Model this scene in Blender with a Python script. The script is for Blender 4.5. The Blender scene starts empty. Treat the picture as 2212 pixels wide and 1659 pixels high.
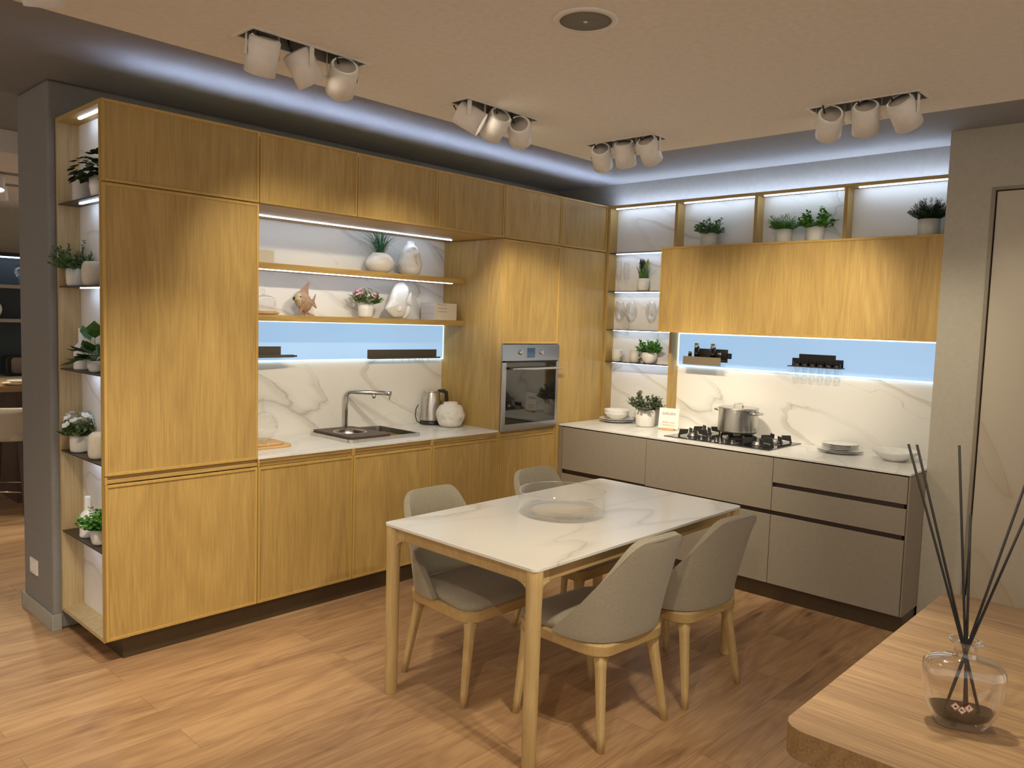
# kitchen showroom corner
SPK = 1.0
E_ = 26.
LE = [(E_*1.6, E_*1.1, E_), (E_*.5, E_, E_*2.9), (E_*1.1, E_*2.3, E_*.6), (E_*1.7, E_*.6, E_*.5), (E_, E_*1.3, E_*.9), (E_, E_*1.2, E_*1.3), (E_*1.2, E_*.9, E_*.5)]
WORLD = .5
EXPO = 1.0
import bpy, bmesh, math, random
from mathutils import Vector, Matrix
PI = math.pi
sc = bpy.context.scene
COL = sc.collection

# ------------------------------------------------------------------ mesh builder
class M:
    def __init__(s): s.v = []; s.f = []; s.sm = []
    def _add(s, vs, fs, smooth=False):
        b = len(s.v); s.v += [tuple(p) for p in vs]
        for q in fs: s.f.append(tuple(i + b for i in q)); s.sm.append(smooth)
        return s
    def box(s, x0, x1, y0, y1, z0, z1):
        x0, x1 = min(x0, x1), max(x0, x1); y0, y1 = min(y0, y1), max(y0, y1); z0, z1 = min(z0, z1), max(z0, z1)
        return s._add([(x0,y0,z0),(x1,y0,z0),(x1,y1,z0),(x0,y1,z0),(x0,y0,z1),(x1,y0,z1),(x1,y1,z1),(x0,y1,z1)],
                      [(0,3,2,1),(4,5,6,7),(0,1,5,4),(1,2,6,5),(2,3,7,6),(3,0,4,7)])
    def prism(s, poly, axis, a0, a1, smooth=False):
        def P(p, a):
            u, w = p
            return {'z': (u, w, a), 'y': (u, a, w), 'x': (a, u, w)}[axis]
        n = len(poly)
        vs = [P(p, a0) for p in poly] + [P(p, a1) for p in poly]
        s._add(vs, [tuple(range(n))[::-1], tuple(range(n, 2*n))])
        b = len(s.v) - 2*n
        for i in range(n):
            j = (i+1) % n
            s.f.append((b+i, b+j, b+n+j, b+n+i)); s.sm.append(smooth)
        return s
    def lathe(s, prof, n=28, c=(0,0,0), sx=1, sy=1, axis=None, squash=None):
        vs, fs = [], []
        for r, z in prof:
            for k in range(n):
                a = 2*PI*k/n
                vs.append((r*math.cos(a)*sx, r*math.sin(a)*sy, z))
        for i in range(len(prof)-1):
            for k in range(n):
                j = (k+1) % n
                fs.append((i*n+k, i*n+j, (i+1)*n+j, (i+1)*n+k))
        if axis is not None:
            q = Vector((0,0,1)).rotation_difference(Vector(axis).normalized())
            vs = [tuple(q @ Vector(p)) for p in vs]
        vs = [(p[0]+c[0], p[1]+c[1], p[2]+c[2]) for p in vs]
        s._add(vs, fs, True)
        b = len(s.v) - len(vs)
        if prof[0][0] > 1e-6: s.f.append(tuple(b+k for k in range(n))[::-1]); s.sm.append(False)
        if prof[-1][0] > 1e-6: s.f.append(tuple(b+(len(prof)-1)*n+k for k in range(n))); s.sm.append(False)
        return s
    def lathe_open(s, prof, n=28, c=(0,0,0), sx=1, sy=1):
        p = s.lathe(prof, n, c, sx, sy)
        for r in (prof[0][0], prof[-1][0]):
            pass
        if prof[-1][0] > 1e-6: s.f.pop(); s.sm.pop()
        if prof[0][0] > 1e-6: s.f.pop(); s.sm.pop()
        return s
    def cyl(s, p0, p1, r0, r1=None, n=20):
        r1 = r0 if r1 is None else r1
        p0, p1 = Vector(p0), Vector(p1); L = (p1-p0).length
        return s.lathe([(r0,0),(r1,L)], n, tuple(p0), axis=p1-p0)
    def tube(s, pts, r, n=10, caps=True):
        pts = [Vector(p) for p in pts]; rs = r if isinstance(r, (list, tuple)) else [r]*len(pts)
        t = (pts[1]-pts[0]).normalized()
        u = t.orthogonal().normalized(); rings = []
        for i, p in enumerate(pts):
            if i == 0: d = pts[1]-pts[0]
            elif i == len(pts)-1: d = pts[-1]-pts[-2]
            else: d = (pts[i+1]-pts[i]).normalized() + (pts[i]-pts[i-1]).normalized()
            d.normalize(); u = (u - d*u.dot(d)).normalized(); w = d.cross(u)
            rings.append([tuple(p + (u*math.cos(2*PI*k/n) + w*math.sin(2*PI*k/n))*rs[i]) for k in range(n)])
        vs = [v for rr in rings for v in rr]; fs = []
        for i in range(len(pts)-1):
            for k in range(n):
                j = (k+1) % n
                fs.append((i*n+k, i*n+j, (i+1)*n+j, (i+1)*n+k))
        s._add(vs, fs, True)
        if caps:
            b = len(s.v)-len(vs)
            s.f.append(tuple(b+k for k in range(n))[::-1]); s.sm.append(False)
            s.f.append(tuple(b+(len(pts)-1)*n+k for k in range(n))); s.sm.append(False)
        return s
    def grid(s, fn, nu, nv, smooth=True, closeu=False):
        vs = [fn(i/(nu if closeu else nu-1), j/(nv-1)) for j in range(nv) for i in range(nu)]
        fs = []
        for j in range(nv-1):
            for i in range(nu if closeu else nu-1):
                a = j*nu+i; b = j*nu+(i+1) % nu
                fs.append((a, b, b+nu, a+nu))
        return s._add(vs, fs, smooth)
    def loft(s, rings, smooth=True, caps=True):
        n = len(rings[0]); vs = [v for r in rings for v in r]; fs = []
        for i in range(len(rings)-1):
            for k in range(n):
                j = (k+1) % n; fs.append((i*n+k, i*n+j, (i+1)*n+j, (i+1)*n+k))
        s._add(vs, fs, smooth)
        if caps:
            b = len(s.v)-len(vs)
            s.f.append(tuple(b+k for k in range(n))[::-1]); s.sm.append(False)
            s.f.append(tuple(b+(len(rings)-1)*n+k for k in range(n))); s.sm.append(False)
        return s
    def leaf(s, b, d, L, W, up=(0,0,1), fold=.25):
        b = Vector(b); d = Vector(d).normalized(); up = Vector(up)
        w = d.cross(up)
        if w.length < .05: w = d.orthogonal()
        w.normalize(); nn = w.cross(d)
        m = b + d*L*.5 - nn*W*fold*.4
        vs = [b, b + d*L*.22 + w*W*.38, b + d*L*.6 + w*W*.5, b + d*L, b + d*L*.6 - w*W*.5, b + d*L*.22 - w*W*.38, m]
        return s._add(vs, [(0,1,6),(1,2,6),(2,3,6),(3,4,6),(4,5,6),(5,0,6)], True)
    def blade(s, pts, W, up=(0,0,1)):
        pts = [Vector(p) for p in pts]; n = len(pts); vs = []; fs = []
        for i, p in enumerate(pts):
            d = (pts[min(i+1, n-1)] - pts[max(i-1, 0)]).normalized(); w = d.cross(Vector(up))
            if w.length < .05: w = d.orthogonal()
            w.normalize(); k = W*(1-(i/(n-1))**2)*.5 + W*.03
            vs += [p + w*k, p - w*k]
        for i in range(n-1): fs.append((2*i, 2*i+1, 2*i+3, 2*i+2))
        return s._add(vs, fs, True)
    def map(s, fn): s.v = [tuple(fn(*p)) for p in s.v]; return s
    def xf(s, mat): s.v = [tuple(mat @ Vector(p)) for p in s.v]; return s
    def join(s, o, off=(0,0,0)):
        return s._addm(o, off)
    def _addm(s, o, off):
        b = len(s.v); s.v += [(p[0]+off[0], p[1]+off[1], p[2]+off[2]) for p in o.v]
        s.f += [tuple(i+b for i in q) for q in o.f]; s.sm += o.sm
        return s

def build(name, m, mat, parent=None, loc=None, bevel=0, seg=2, fix=True, label=None, sub=0, solid=0, auto=False):
    me = bpy.data.meshes.new(name)
    vs = m.v
    if loc is not None: vs = [(p[0]-loc[0], p[1]-loc[1], p[2]-loc[2]) for p in vs]
    me.from_pydata(vs, [], m.f)
    for p, q in zip(me.polygons, m.sm): p.use_smooth = q
    if fix:
        bm = bmesh.new(); bm.from_mesh(me); bmesh.ops.recalc_face_normals(bm, faces=bm.faces); bm.to_mesh(me); bm.free()
    me.materials.append(mat)
    o = bpy.data.objects.new(name, me); COL.objects.link(o)
    if parent is not None: o.parent = parent
    if loc is not None: o.location = loc
    if solid:
        md = o.modifiers.new('Solidify', 'SOLIDIFY'); md.thickness = solid; md.offset = 0
    if bevel:
        md = o.modifiers.new('Bevel', 'BEVEL'); md.width = bevel; md.segments = seg; md.limit_method = 'ANGLE'; md.angle_limit = .6; md.harden_normals = False
    if sub:
        md = o.modifiers.new('Subdivision', 'SUBSURF'); md.levels = sub; md.render_levels = sub
    if label: o['label'] = label
    return o
def T(name, label, cat, loc=(0,0,0), rz=0, group=None):
    o = bpy.data.objects.new(name, None); COL.objects.link(o); o.location = loc; o.rotation_euler = (0,0,rz)
    o.empty_display_size = .05
    o['label'] = label; o['category'] = cat
    if group: o['group'] = group
    return o
def tag(o, label, cat, group=None):
    o['label'] = label; o['category'] = cat
    if group: o['group'] = group
    return o
def struct(o): o['kind'] = 'structure'; return o
def dup(root, loc, label, rz=None, group=None, scale=None):
    def cp(o, par):
        c = o.copy(); COL.objects.link(c)
        if par is not None: c.parent = par
        for ch in o.children: cp(ch, c)
        return c
    r = cp(root, None); r.location = loc; r['label'] = label
    if rz is not None: r.rotation_euler = (0,0,rz)
    if group: r['group'] = group
    if scale: r.scale = scale
    return r
def text(name, s, size, mat, parent, loc, rot, thick=.0003, align='CENTER', font_shear=0):
    cu = bpy.data.curves.new(name, 'FONT'); cu.body = s; cu.size = size; cu.align_x = align; cu.extrude = thick; cu.resolution_u = 3
    t = bpy.data.objects.new(name, cu)
    COL.objects.link(t); bpy.context.view_layer.update()
    dg = bpy.context.evaluated_depsgraph_get()
    me = bpy.data.meshes.new_from_object(t.evaluated_get(dg)); COL.objects.unlink(t); bpy.data.objects.remove(t)
    me.materials.clear(); me.materials.append(mat)
    o = bpy.data.objects.new(name, me); COL.objects.link(o); o.parent = parent; o.location = loc; o.rotation_euler = rot
    return o

def rrect(x0, x1, y0, y1, r, n=5):
    pts = []
    for cx, cy, a0 in ((x1-r, y1-r, 0), (x0+r, y1-r, PI/2), (x0+r, y0+r, PI), (x1-r, y0+r, 1.5*PI)):
        for k in range(n+1):
            a = a0 + (PI/2)*k/n; pts.append((cx + r*math.cos(a), cy + r*math.sin(a)))
    return pts
def slab_holes(m, xs, ys, holes, z0, z1):
    """flat slab with rectangular holes (x0,x1,y0,y1)"""
    xs = sorted(set(xs + [h[0] for h in holes] + [h[1] for h in holes])); ys = sorted(set(ys + [h[2] for h in holes] + [h[3] for h in holes]))
    def hole(i, j):
        if i < 0 or j < 0 or i >= len(xs)-1 or j >= len(ys)-1: return True
        cx, cy = (xs[i]+xs[i+1])/2, (ys[j]+ys[j+1])/2
        return any(h[0] < cx < h[1] and h[2] < cy < h[3] for h in holes)
    for i in range(len(xs)-1):
        for j in range(len(ys)-1):
            if hole(i, j): continue
            a, b, c, d = xs[i], xs[i+1], ys[j], ys[j+1]
            m._add([(a,c,z1),(b,c,z1),(b,d,z1),(a,d,z1)], [(0,1,2,3)]); m._add([(a,c,z0),(b,c,z0),(b,d,z0),(a,d,z0)], [(3,2,1,0)])
            if hole(i-1, j): m._add([(a,c,z0),(a,d,z0),(a,d,z1),(a,c,z1)], [(3,2,1,0)])
            if hole(i+1, j): m._add([(b,c,z0),(b,d,z0),(b,d,z1),(b,c,z1)], [(0,1,2,3)])
            if hole(i, j-1): m._add([(a,c,z0),(b,c,z0),(b,c,z1),(a,c,z1)], [(0,1,2,3)])
            if hole(i, j+1): m._add([(a,d,z0),(b,d,z0),(b,d,z1),(a,d,z1)], [(3,2,1,0)])
    bm = bmesh.new(); me = bpy.data.meshes.new('tmp'); me.from_pydata(m.v, [], m.f); bm.from_mesh(me)
    bmesh.ops.remove_doubles(bm, verts=bm.verts, dist=1e-5); bm.to_mesh(me); bm.free()
    m.v = [tuple(v.co) for v in me.vertices]; m.f = [tuple(p.vertices) for p in me.polygons]; m.sm = [False]*len(m.f)
    bpy.data.meshes.remove(me)
    return m

# ------------------------------------------------------------------ materials
def new_mat(name):
    m = bpy.data.materials.new(name); m.use_nodes = True; nt = m.node_tree; nt.nodes.clear()
    o = nt.nodes.new('ShaderNodeOutputMaterial'); return m, nt, o
def lnk(nt, a, b): nt.links.new(a, b)
def node(nt, t, **k):
    n = nt.nodes.new(t)
    for a, b in k.items():
        if a == 'ins':
            for kk, vv in b.items(): n.inputs[kk].default_value = vv
        else: setattr(n, a, b)
    return n
def c4(c): return (c[0], c[1], c[2], 1)
def princ(name, col, rough=.5, metal=0, spec=.5, coat=0, bump=None, noisecol=None, emit=None, es=0, sheen=0):
    m, nt, o = new_mat(name); b = node(nt, 'ShaderNodeBsdfPrincipled')
    b.inputs['Base Color'].default_value = c4(col); b.inputs['Roughness'].default_value = rough; b.inputs['Metallic'].default_value = metal
    b.inputs['Specular IOR Level'].default_value = spec; b.inputs['Coat Weight'].default_value = coat
    if sheen: b.inputs['Sheen Weight'].default_value = sheen
    if emit: b.inputs['Emission Color'].default_value = c4(emit); b.inputs['Emission Strength'].default_value = es
    tc = node(nt, 'ShaderNodeTexCoord')
    n = node(nt, 'ShaderNodeTexNoise', ins={'Scale': (noisecol or (40, .06))[0], 'Detail': 4}); lnk(nt, tc.outputs['Object'], n.inputs['Vector'])
    h = node(nt, 'ShaderNodeHueSaturation', ins={'Color': c4(col)})
    mr = node(nt, 'ShaderNodeMapRange', ins={'From Min': .3, 'From Max': .7, 'To Min': 1-(noisecol or (40,.04))[1], 'To Max': 1+(noisecol or (40,.04))[1]})
    lnk(nt, n.outputs['Fac'], mr.inputs['Value']); lnk(nt, mr.outputs[0], h.inputs['Value']); lnk(nt, h.outputs[0], b.inputs['Base Color'])
    if bump:
        bn = node(nt, 'ShaderNodeTexNoise', ins={'Scale': bump[0], 'Detail': 3}); lnk(nt, tc.outputs['Object'], bn.inputs['Vector'])
        bb = node(nt, 'ShaderNodeBump', ins={'Strength': bump[1], 'Distance': bump[2]}); lnk(nt, bn.outputs['Fac'], bb.inputs['Height']); lnk(nt, bb.outputs[0], b.inputs['Normal'])
    lnk(nt, b.outputs[0], o.inputs[0]); return m
def ramp(nt, stops):
    r = node(nt, 'ShaderNodeValToRGB'); e = r.color_ramp.elements
    while len(e) < len(stops): e.new(.5)
    for q, (p, c) in zip(e, stops): q.position = p; q.color = c4(c)
    return r
def wood(name, dark, light, axis='z', rough=.45, fine=1., cath=.5, coat=0, spec=.35):
    """streaked veneer grain running along the given axis"""
    m, nt, o = new_mat(name); b = node(nt, 'ShaderNodeBsdfPrincipled', ins={'Roughness': rough, 'Specular IOR Level': spec, 'Coat Weight': coat})
    tc = node(nt, 'ShaderNodeTexCoord'); oi = node(nt, 'ShaderNodeObjectInfo')
    ad = node(nt, 'ShaderNodeVectorMath', operation='ADD'); cb = node(nt, 'ShaderNodeCombineXYZ')
    ml = node(nt, 'ShaderNodeMath', operation='MULTIPLY', ins={1: 13.7}); lnk(nt, oi.outputs['Random'], ml.inputs[0])
    for i in range(3): lnk(nt, ml.outputs[0], cb.inputs[i])
    lnk(nt, tc.outputs['Object'], ad.inputs[0]); lnk(nt, cb.outputs[0], ad.inputs[1])
    def mp(a, l):
        s = {'x': (l, a, a), 'y': (a, l, a), 'z': (a, a, l)}[axis]
        q = node(nt, 'ShaderNodeMapping'); q.inputs['Scale'].default_value = s; lnk(nt, ad.outputs[0], q.inputs['Vector']); return q
    m1 = mp(9, .5); n1 = node(nt, 'ShaderNodeTexNoise', ins={'Scale': 1., 'Detail': 5, 'Roughness': .55, 'Distortion': .6}); lnk(nt, m1.outputs[0], n1.inputs['Vector'])
    m2 = mp(190*fine, 5); n2 = node(nt, 'ShaderNodeTexNoise', ins={'Scale': 1., 'Detail': 3, 'Roughness': .6}); lnk(nt, m2.outputs[0], n2.inputs['Vector'])
    m3 = mp(3.2, .5); n3 = node(nt, 'ShaderNodeTexNoise', ins={'Scale': 1., 'Detail': 2, 'Distortion': .3}); lnk(nt, m3.outputs[0], n3.inputs['Vector'])
    k = node(nt, 'ShaderNodeMath', operation='MULTIPLY', ins={1: 26.}); lnk(nt, n3.outputs['Fac'], k.inputs[0])
    fr = node(nt, 'ShaderNodeMath', operation='PINGPONG', ins={1: 1.}); lnk(nt, k.outputs[0], fr.inputs[0])
    a1 = node(nt, 'ShaderNodeMath', operation='MULTIPLY_ADD', ins={1: .45, 2: .08}); lnk(nt, n1.outputs['Fac'], a1.inputs[0])
    a2 = node(nt, 'ShaderNodeMath', operation='MULTIPLY_ADD', ins={1: .75}); lnk(nt, n2.outputs['Fac'], a2.inputs[0]); lnk(nt, a1.outputs[0], a2.inputs[2])
    a3 = node(nt, 'ShaderNodeMath', operation='MULTIPLY_ADD', ins={1: .36*cath}); lnk(nt, fr.outputs[0], a3.inputs[0]); lnk(nt, a2.outputs[0], a3.inputs[2])
    r = ramp(nt, [(.44, dark), (1.0, light)]); lnk(nt, a3.outputs[0], r.inputs[0])
    h = node(nt, 'ShaderNodeHueSaturation'); mr = node(nt, 'ShaderNodeMapRange', ins={'To Min': .93, 'To Max': 1.06}); lnk(nt, oi.outputs['Random'], mr.inputs['Value'])
    lnk(nt, mr.outputs[0], h.inputs['Value']); lnk(nt, r.outputs[0], h.inputs['Color']); lnk(nt, h.outputs[0], b.inputs['Base Color'])
    bb = node(nt, 'ShaderNodeBump', ins={'Strength': .08, 'Distance': .001}); lnk(nt, n2.outputs['Fac'], bb.inputs['Height']); lnk(nt, bb.outputs[0], b.inputs['Normal'])
    lnk(nt, b.outputs[0], o.inputs[0]); return m
def marble(name, base, vein, gold, scale=1., rough=.28, rot=(0,0,.6), amount=1., seed=0., coat=.0, mode='wall', ang=.42, stretch=.42):
    m, nt, o = new_mat(name); b = node(nt, 'ShaderNodeBsdfPrincipled', ins={'Roughness': rough, 'Coat Weight': coat})
    tc = node(nt, 'ShaderNodeTexCoord'); mp = node(nt, 'ShaderNodeMapping'); mp.inputs['Rotation'].default_value = rot
    ca, sa = math.cos(ang), math.sin(ang)
    mp.inputs['Rotation'].default_value = (0,0,0); mp.inputs['Scale'].default_value = (scale*stretch, scale*1.35, 1); mp.inputs['Location'].default_value = (seed, seed*.7, seed*1.3)
    d1 = node(nt, 'ShaderNodeVectorMath', operation='DOT_PRODUCT'); d2 = node(nt, 'ShaderNodeVectorMath', operation='DOT_PRODUCT')
    d1.inputs[1].default_value = (ca,-ca,-sa) if mode == 'wall' else (ca,sa,0); d2.inputs[1].default_value = (sa,-sa,ca) if mode == 'wall' else (-sa,ca,0)
    cx_ = node(nt, 'ShaderNodeCombineXYZ')
    for q_, k_ in ((d1, 0), (d2, 1)): lnk(nt, tc.outputs['Object'], q_.inputs[0]); lnk(nt, q_.outputs['Value'], cx_.inputs[k_])
    lnk(nt, cx_.outputs[0], mp.inputs['Vector'])
    w = node(nt, 'ShaderNodeTexNoise', ins={'Scale': 3.0, 'Detail': 5, 'Roughness': .6}); lnk(nt, mp.outputs[0], w.inputs['Vector'])
    ws = node(nt, 'ShaderNodeVectorMath', operation='SCALE'); ws.inputs['Scale'].default_value = .17; lnk(nt, w.outputs['Color'], ws.inputs[0])
    wa = node(nt, 'ShaderNodeVectorMath', operation='ADD'); lnk(nt, mp.outputs[0], wa.inputs[0]); lnk(nt, ws.outputs[0], wa.inputs[1])
    def ridge(sc_, off, width, soft):
        q = node(nt, 'ShaderNodeTexNoise', ins={'Scale': sc_, 'Detail': 1.5, 'Roughness': .4}); v2 = node(nt, 'ShaderNodeVectorMath', operation='ADD'); v2.inputs[1].default_value = (off, off*2, off*.5)
        lnk(nt, wa.outputs[0], v2.inputs[0]); lnk(nt, v2.outputs[0], q.inputs['Vector'])
        s1 = node(nt, 'ShaderNodeMath', operation='SUBTRACT', ins={1: .5}); lnk(nt, q.outputs['Fac'], s1.inputs[0])
        s2 = node(nt, 'ShaderNodeMath', operation='ABSOLUTE'); lnk(nt, s1.outputs[0], s2.inputs[0])
        mr = node(nt, 'ShaderNodeMapRange', ins={'From Min': 0., 'From Max': width, 'To Min': 1., 'To Max': 0.}); mr.interpolation_type = 'SMOOTHSTEP'; lnk(nt, s2.outputs[0], mr.inputs['Value'])
        pw = node(nt, 'ShaderNodeMath', operation='POWER', ins={1: soft}); lnk(nt, mr.outputs[0], pw.inputs[0]); return pw
    v1 = ridge(1.3, 0., .006, 1.); v2 = ridge(1.3, .015, .04, 1.2); v3 = ridge(2.4, 7.3, .006, 1.)
    msk = node(nt, 'ShaderNodeTexNoise', ins={'Scale': 1.3, 'Detail': 1}); lnk(nt, mp.outputs[0], msk.inputs['Vector'])
    mk = node(nt, 'ShaderNodeMapRange', ins={'From Min': .50, 'From Max': .66}); lnk(nt, msk.outputs['Fac'], mk.inputs['Value'])
    def mix(f, ca, cbb, k):
        q = node(nt, 'ShaderNodeMath', operation='MULTIPLY', ins={1: k*amount}); lnk(nt, f.outputs[0], q.inputs[0])
        x = node(nt, 'ShaderNodeMix', data_type='RGBA'); lnk(nt, q.outputs[0], x.inputs[0])
        if isinstance(ca, tuple): x.inputs[6].default_value = c4(ca)
        else: lnk(nt, ca, x.inputs[6])
        if isinstance(cbb, tuple): x.inputs[7].default_value = c4(cbb)
        else: lnk(nt, cbb, x.inputs[7])
        return x.outputs[2]
    vc = node(nt, 'ShaderNodeMix', data_type='RGBA'); vc.inputs[6].default_value = c4(vein); vc.inputs[7].default_value = c4(gold); lnk(nt, mk.outputs[0], vc.inputs[0])
    mk2 = node(nt, 'ShaderNodeMapRange', ins={'From Min': .40, 'From Max': .56, 'To Min': .25, 'To Max': 1.}); lnk(nt, msk.outputs['Fac'], mk2.inputs['Value'])
    vv = []
    for q_ in (v1, v2):
        z_ = node(nt, 'ShaderNodeMath', operation='MULTIPLY'); lnk(nt, q_.outputs[0], z_.inputs[0]); lnk(nt, mk2.outputs[0], z_.inputs[1]); vv.append(z_)
    c = mix(vv[1], base, vc.outputs[2], .36)
    c = mix(vv[0], c, vc.outputs[2], .62)
    m3 = node(nt, 'ShaderNodeMath', operation='MULTIPLY'); lnk(nt, v3.outputs[0], m3.inputs[0]); lnk(nt, mk.outputs[0], m3.inputs[1])
    c = mix(m3, c, vein, .3)
    lnk(nt, c, b.inputs['Base Color']); lnk(nt, b.outputs[0], o.inputs[0]); return m
def thin_glass(name, tint=(.995,.997,.997), edge=.55, base=.05, power=3.2, edge_col=(1,1,1), rough=.035):
    m, nt, o = new_mat(name); t = node(nt, 'ShaderNodeBsdfTransparent', ins={'Color': c4(tint)})
    g = node(nt, 'ShaderNodeBsdfGlossy', ins={'Color': c4(edge_col), 'Roughness': rough}); mx = node(nt, 'ShaderNodeMixShader')
    lw = node(nt, 'ShaderNodeLayerWeight', ins={'Blend': .5}); p = node(nt, 'ShaderNodeMath', operation='POWER', ins={1: power}); lnk(nt, lw.outputs['Facing'], p.inputs[0])
    q = node(nt, 'ShaderNodeMath', operation='MULTIPLY_ADD', ins={1: edge, 2: base}); lnk(nt, p.outputs[0], q.inputs[0])
    lnk(nt, q.outputs[0], mx.inputs[0]); lnk(nt, t.outputs[0], mx.inputs[1]); lnk(nt, g.outputs[0], mx.inputs[2]); lnk(nt, mx.outputs[0], o.inputs[0]); return m
def emis(name, col, st):
    m, nt, o = new_mat(name); e = node(nt, 'ShaderNodeEmission', ins={'Color': c4(col), 'Strength': st}); lnk(nt, e.outputs[0], o.inputs[0]); return m
def floor_mat():
    m, nt, o = new_mat('oak_plank_floor'); b = node(nt, 'ShaderNodeBsdfPrincipled', ins={'Roughness': .42, 'Specular IOR Level': .4})
    tc = node(nt, 'ShaderNodeTexCoord')
    br = node(nt, 'ShaderNodeTexBrick', ins={'Scale': 1., 'Mortar Size': .0008, 'Mortar Smooth': .1, 'Bias': 0., 'Brick Width': 1.35, 'Row Height': .19}); br.offset = .37; br.offset_frequency = 2
    br.inputs['Color1'].default_value = (0,0,0,1); br.inputs['Color2'].default_value = (1,1,1,1); br.inputs['Mortar'].default_value = (.5,.5,.5,1)
    lnk(nt, tc.outputs['Object'], br.inputs['Vector'])
    sx = node(nt, 'ShaderNodeSeparateXYZ'); lnk(nt, tc.outputs['Object'], sx.inputs[0])
    rnd = node(nt, 'ShaderNodeRGBToBW'); lnk(nt, br.outputs['Color'], rnd.inputs[0])
    sh = node(nt, 'ShaderNodeMath', operation='MULTIPLY', ins={1: 37.}); lnk(nt, rnd.outputs[0], sh.inputs[0])
    ay = node(nt, 'ShaderNodeMath', operation='ADD'); lnk(nt, sx.outputs[1], ay.inputs[0]); lnk(nt, sh.outputs[0], ay.inputs[1])
    cb = node(nt, 'ShaderNodeCombineXYZ'); lnk(nt, sx.outputs[0], cb.inputs[0]); lnk(nt, ay.outputs[0], cb.inputs[1]); lnk(nt, sh.outputs[0], cb.inputs[2])
    def mp(a, l):
        q = node(nt, 'ShaderNodeMapping'); q.inputs['Scale'].default_value = (l, a, 1); lnk(nt, cb.outputs[0], q.inputs['Vector']); return q
    m1 = mp(7, 1.1); n1 = node(nt, 'ShaderNodeTexNoise', ins={'Scale': 1., 'Detail': 6, 'Roughness': .6, 'Distortion': 1.2}); lnk(nt, m1.outputs[0], n1.inputs['Vector'])
    m2 = mp(110, 5); n2 = node(nt, 'ShaderNodeTexNoise', ins={'Scale': 1., 'Detail': 3}); lnk(nt, m2.outputs[0], n2.inputs['Vector'])
    m3 = mp(5.5, .9); n3 = node(nt, 'ShaderNodeTexNoise', ins={'Scale': 1., 'Detail': 1.5, 'Distortion': .5}); lnk(nt, m3.outputs[0], n3.inputs['Vector'])
    k = node(nt, 'ShaderNodeMath', operation='MULTIPLY', ins={1: 22.}); lnk(nt, n3.outputs['Fac'], k.inputs[0])
    fr = node(nt, 'ShaderNodeMath', operation='PINGPONG', ins={1: 1.}); lnk(nt, k.outputs[0], fr.inputs[0])
    a1 = node(nt, 'ShaderNodeMath', operation='MULTIPLY_ADD', ins={1: 1.0, 2: -.06}); lnk(nt, n1.outputs['Fac'], a1.inputs[0])
    a2 = node(nt, 'ShaderNodeMath', operation='MULTIPLY_ADD', ins={1: .38}); lnk(nt, n2.outputs['Fac'], a2.inputs[0]); lnk(nt, a1.outputs[0], a2.inputs[2])
    a3 = node(nt, 'ShaderNodeMath', operation='MULTIPLY_ADD', ins={1: .13}); lnk(nt, fr.outputs[0], a3.inputs[0]); lnk(nt, a2.outputs[0], a3.inputs[2])
    a4 = node(nt, 'ShaderNodeMath', operation='MULTIPLY_ADD', ins={1: .14}); lnk(nt, rnd.outputs[0], a4.inputs[0]); lnk(nt, a3.outputs[0], a4.inputs[2])
    r = ramp(nt, [(.34, (.13,.068,.038)), (.56, (.33,.19,.100)), (.96, (.55,.345,.185))]); m5 = mp(5.0, 1.5); n5 = node(nt, 'ShaderNodeTexNoise', ins={'Scale': 1., 'Detail': 3, 'Roughness': .6, 'Distortion': .8}); lnk(nt, m5.outputs[0], n5.inputs['Vector'])
    kt = node(nt, 'ShaderNodeMapRange', ins={'From Min': .60, 'From Max': .78, 'To Min': 0., 'To Max': -.30}); lnk(nt, n5.outputs['Fac'], kt.inputs['Value'])
    a5 = node(nt, 'ShaderNodeMath', operation='ADD'); lnk(nt, a4.outputs[0], a5.inputs[0]); lnk(nt, kt.outputs[0], a5.inputs[1])
    lnk(nt, a5.outputs[0], r.inputs[0])
    x = node(nt, 'ShaderNodeMix', data_type='RGBA'); lnk(nt, br.outputs['Fac'], x.inputs[0]); lnk(nt, r.outputs[0], x.inputs[6]); x.inputs[7].default_value = (.17,.095,.055,1)
    lnk(nt, x.outputs[2], b.inputs['Base Color'])
    bb = node(nt, 'ShaderNodeBump', ins={'Strength': .1, 'Distance': .001}); lnk(nt, a2.outputs[0], bb.inputs['Height']); lnk(nt, bb.outputs[0], b.inputs['Normal'])
    lnk(nt, b.outputs[0], o.inputs[0]); return m
def fabric(name, col):
    m, nt, o = new_mat(name); b = node(nt, 'ShaderNodeBsdfPrincipled', ins={'Roughness': .95, 'Specular IOR Level': .15, 'Sheen Weight': .25})
    tc = node(nt, 'ShaderNodeTexCoord'); n = node(nt, 'ShaderNodeTexNoise', ins={'Scale': 420., 'Detail': 2}); lnk(nt, tc.outputs['Object'], n.inputs['Vector'])
    r = ramp(nt, [(.3, tuple(c*.72 for c in col)), (.7, tuple(c*1.2 for c in col))]); lnk(nt, n.outputs['Fac'], r.inputs[0]); lnk(nt, r.outputs[0], b.inputs['Base Color'])
    bb = node(nt, 'ShaderNodeBump', ins={'Strength': .35, 'Distance': .0008}); lnk(nt, n.outputs['Fac'], bb.inputs['Height']); lnk(nt, bb.outputs[0], b.inputs['Normal'])
    lnk(nt, b.outputs[0], o.inputs[0]); return m
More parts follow.
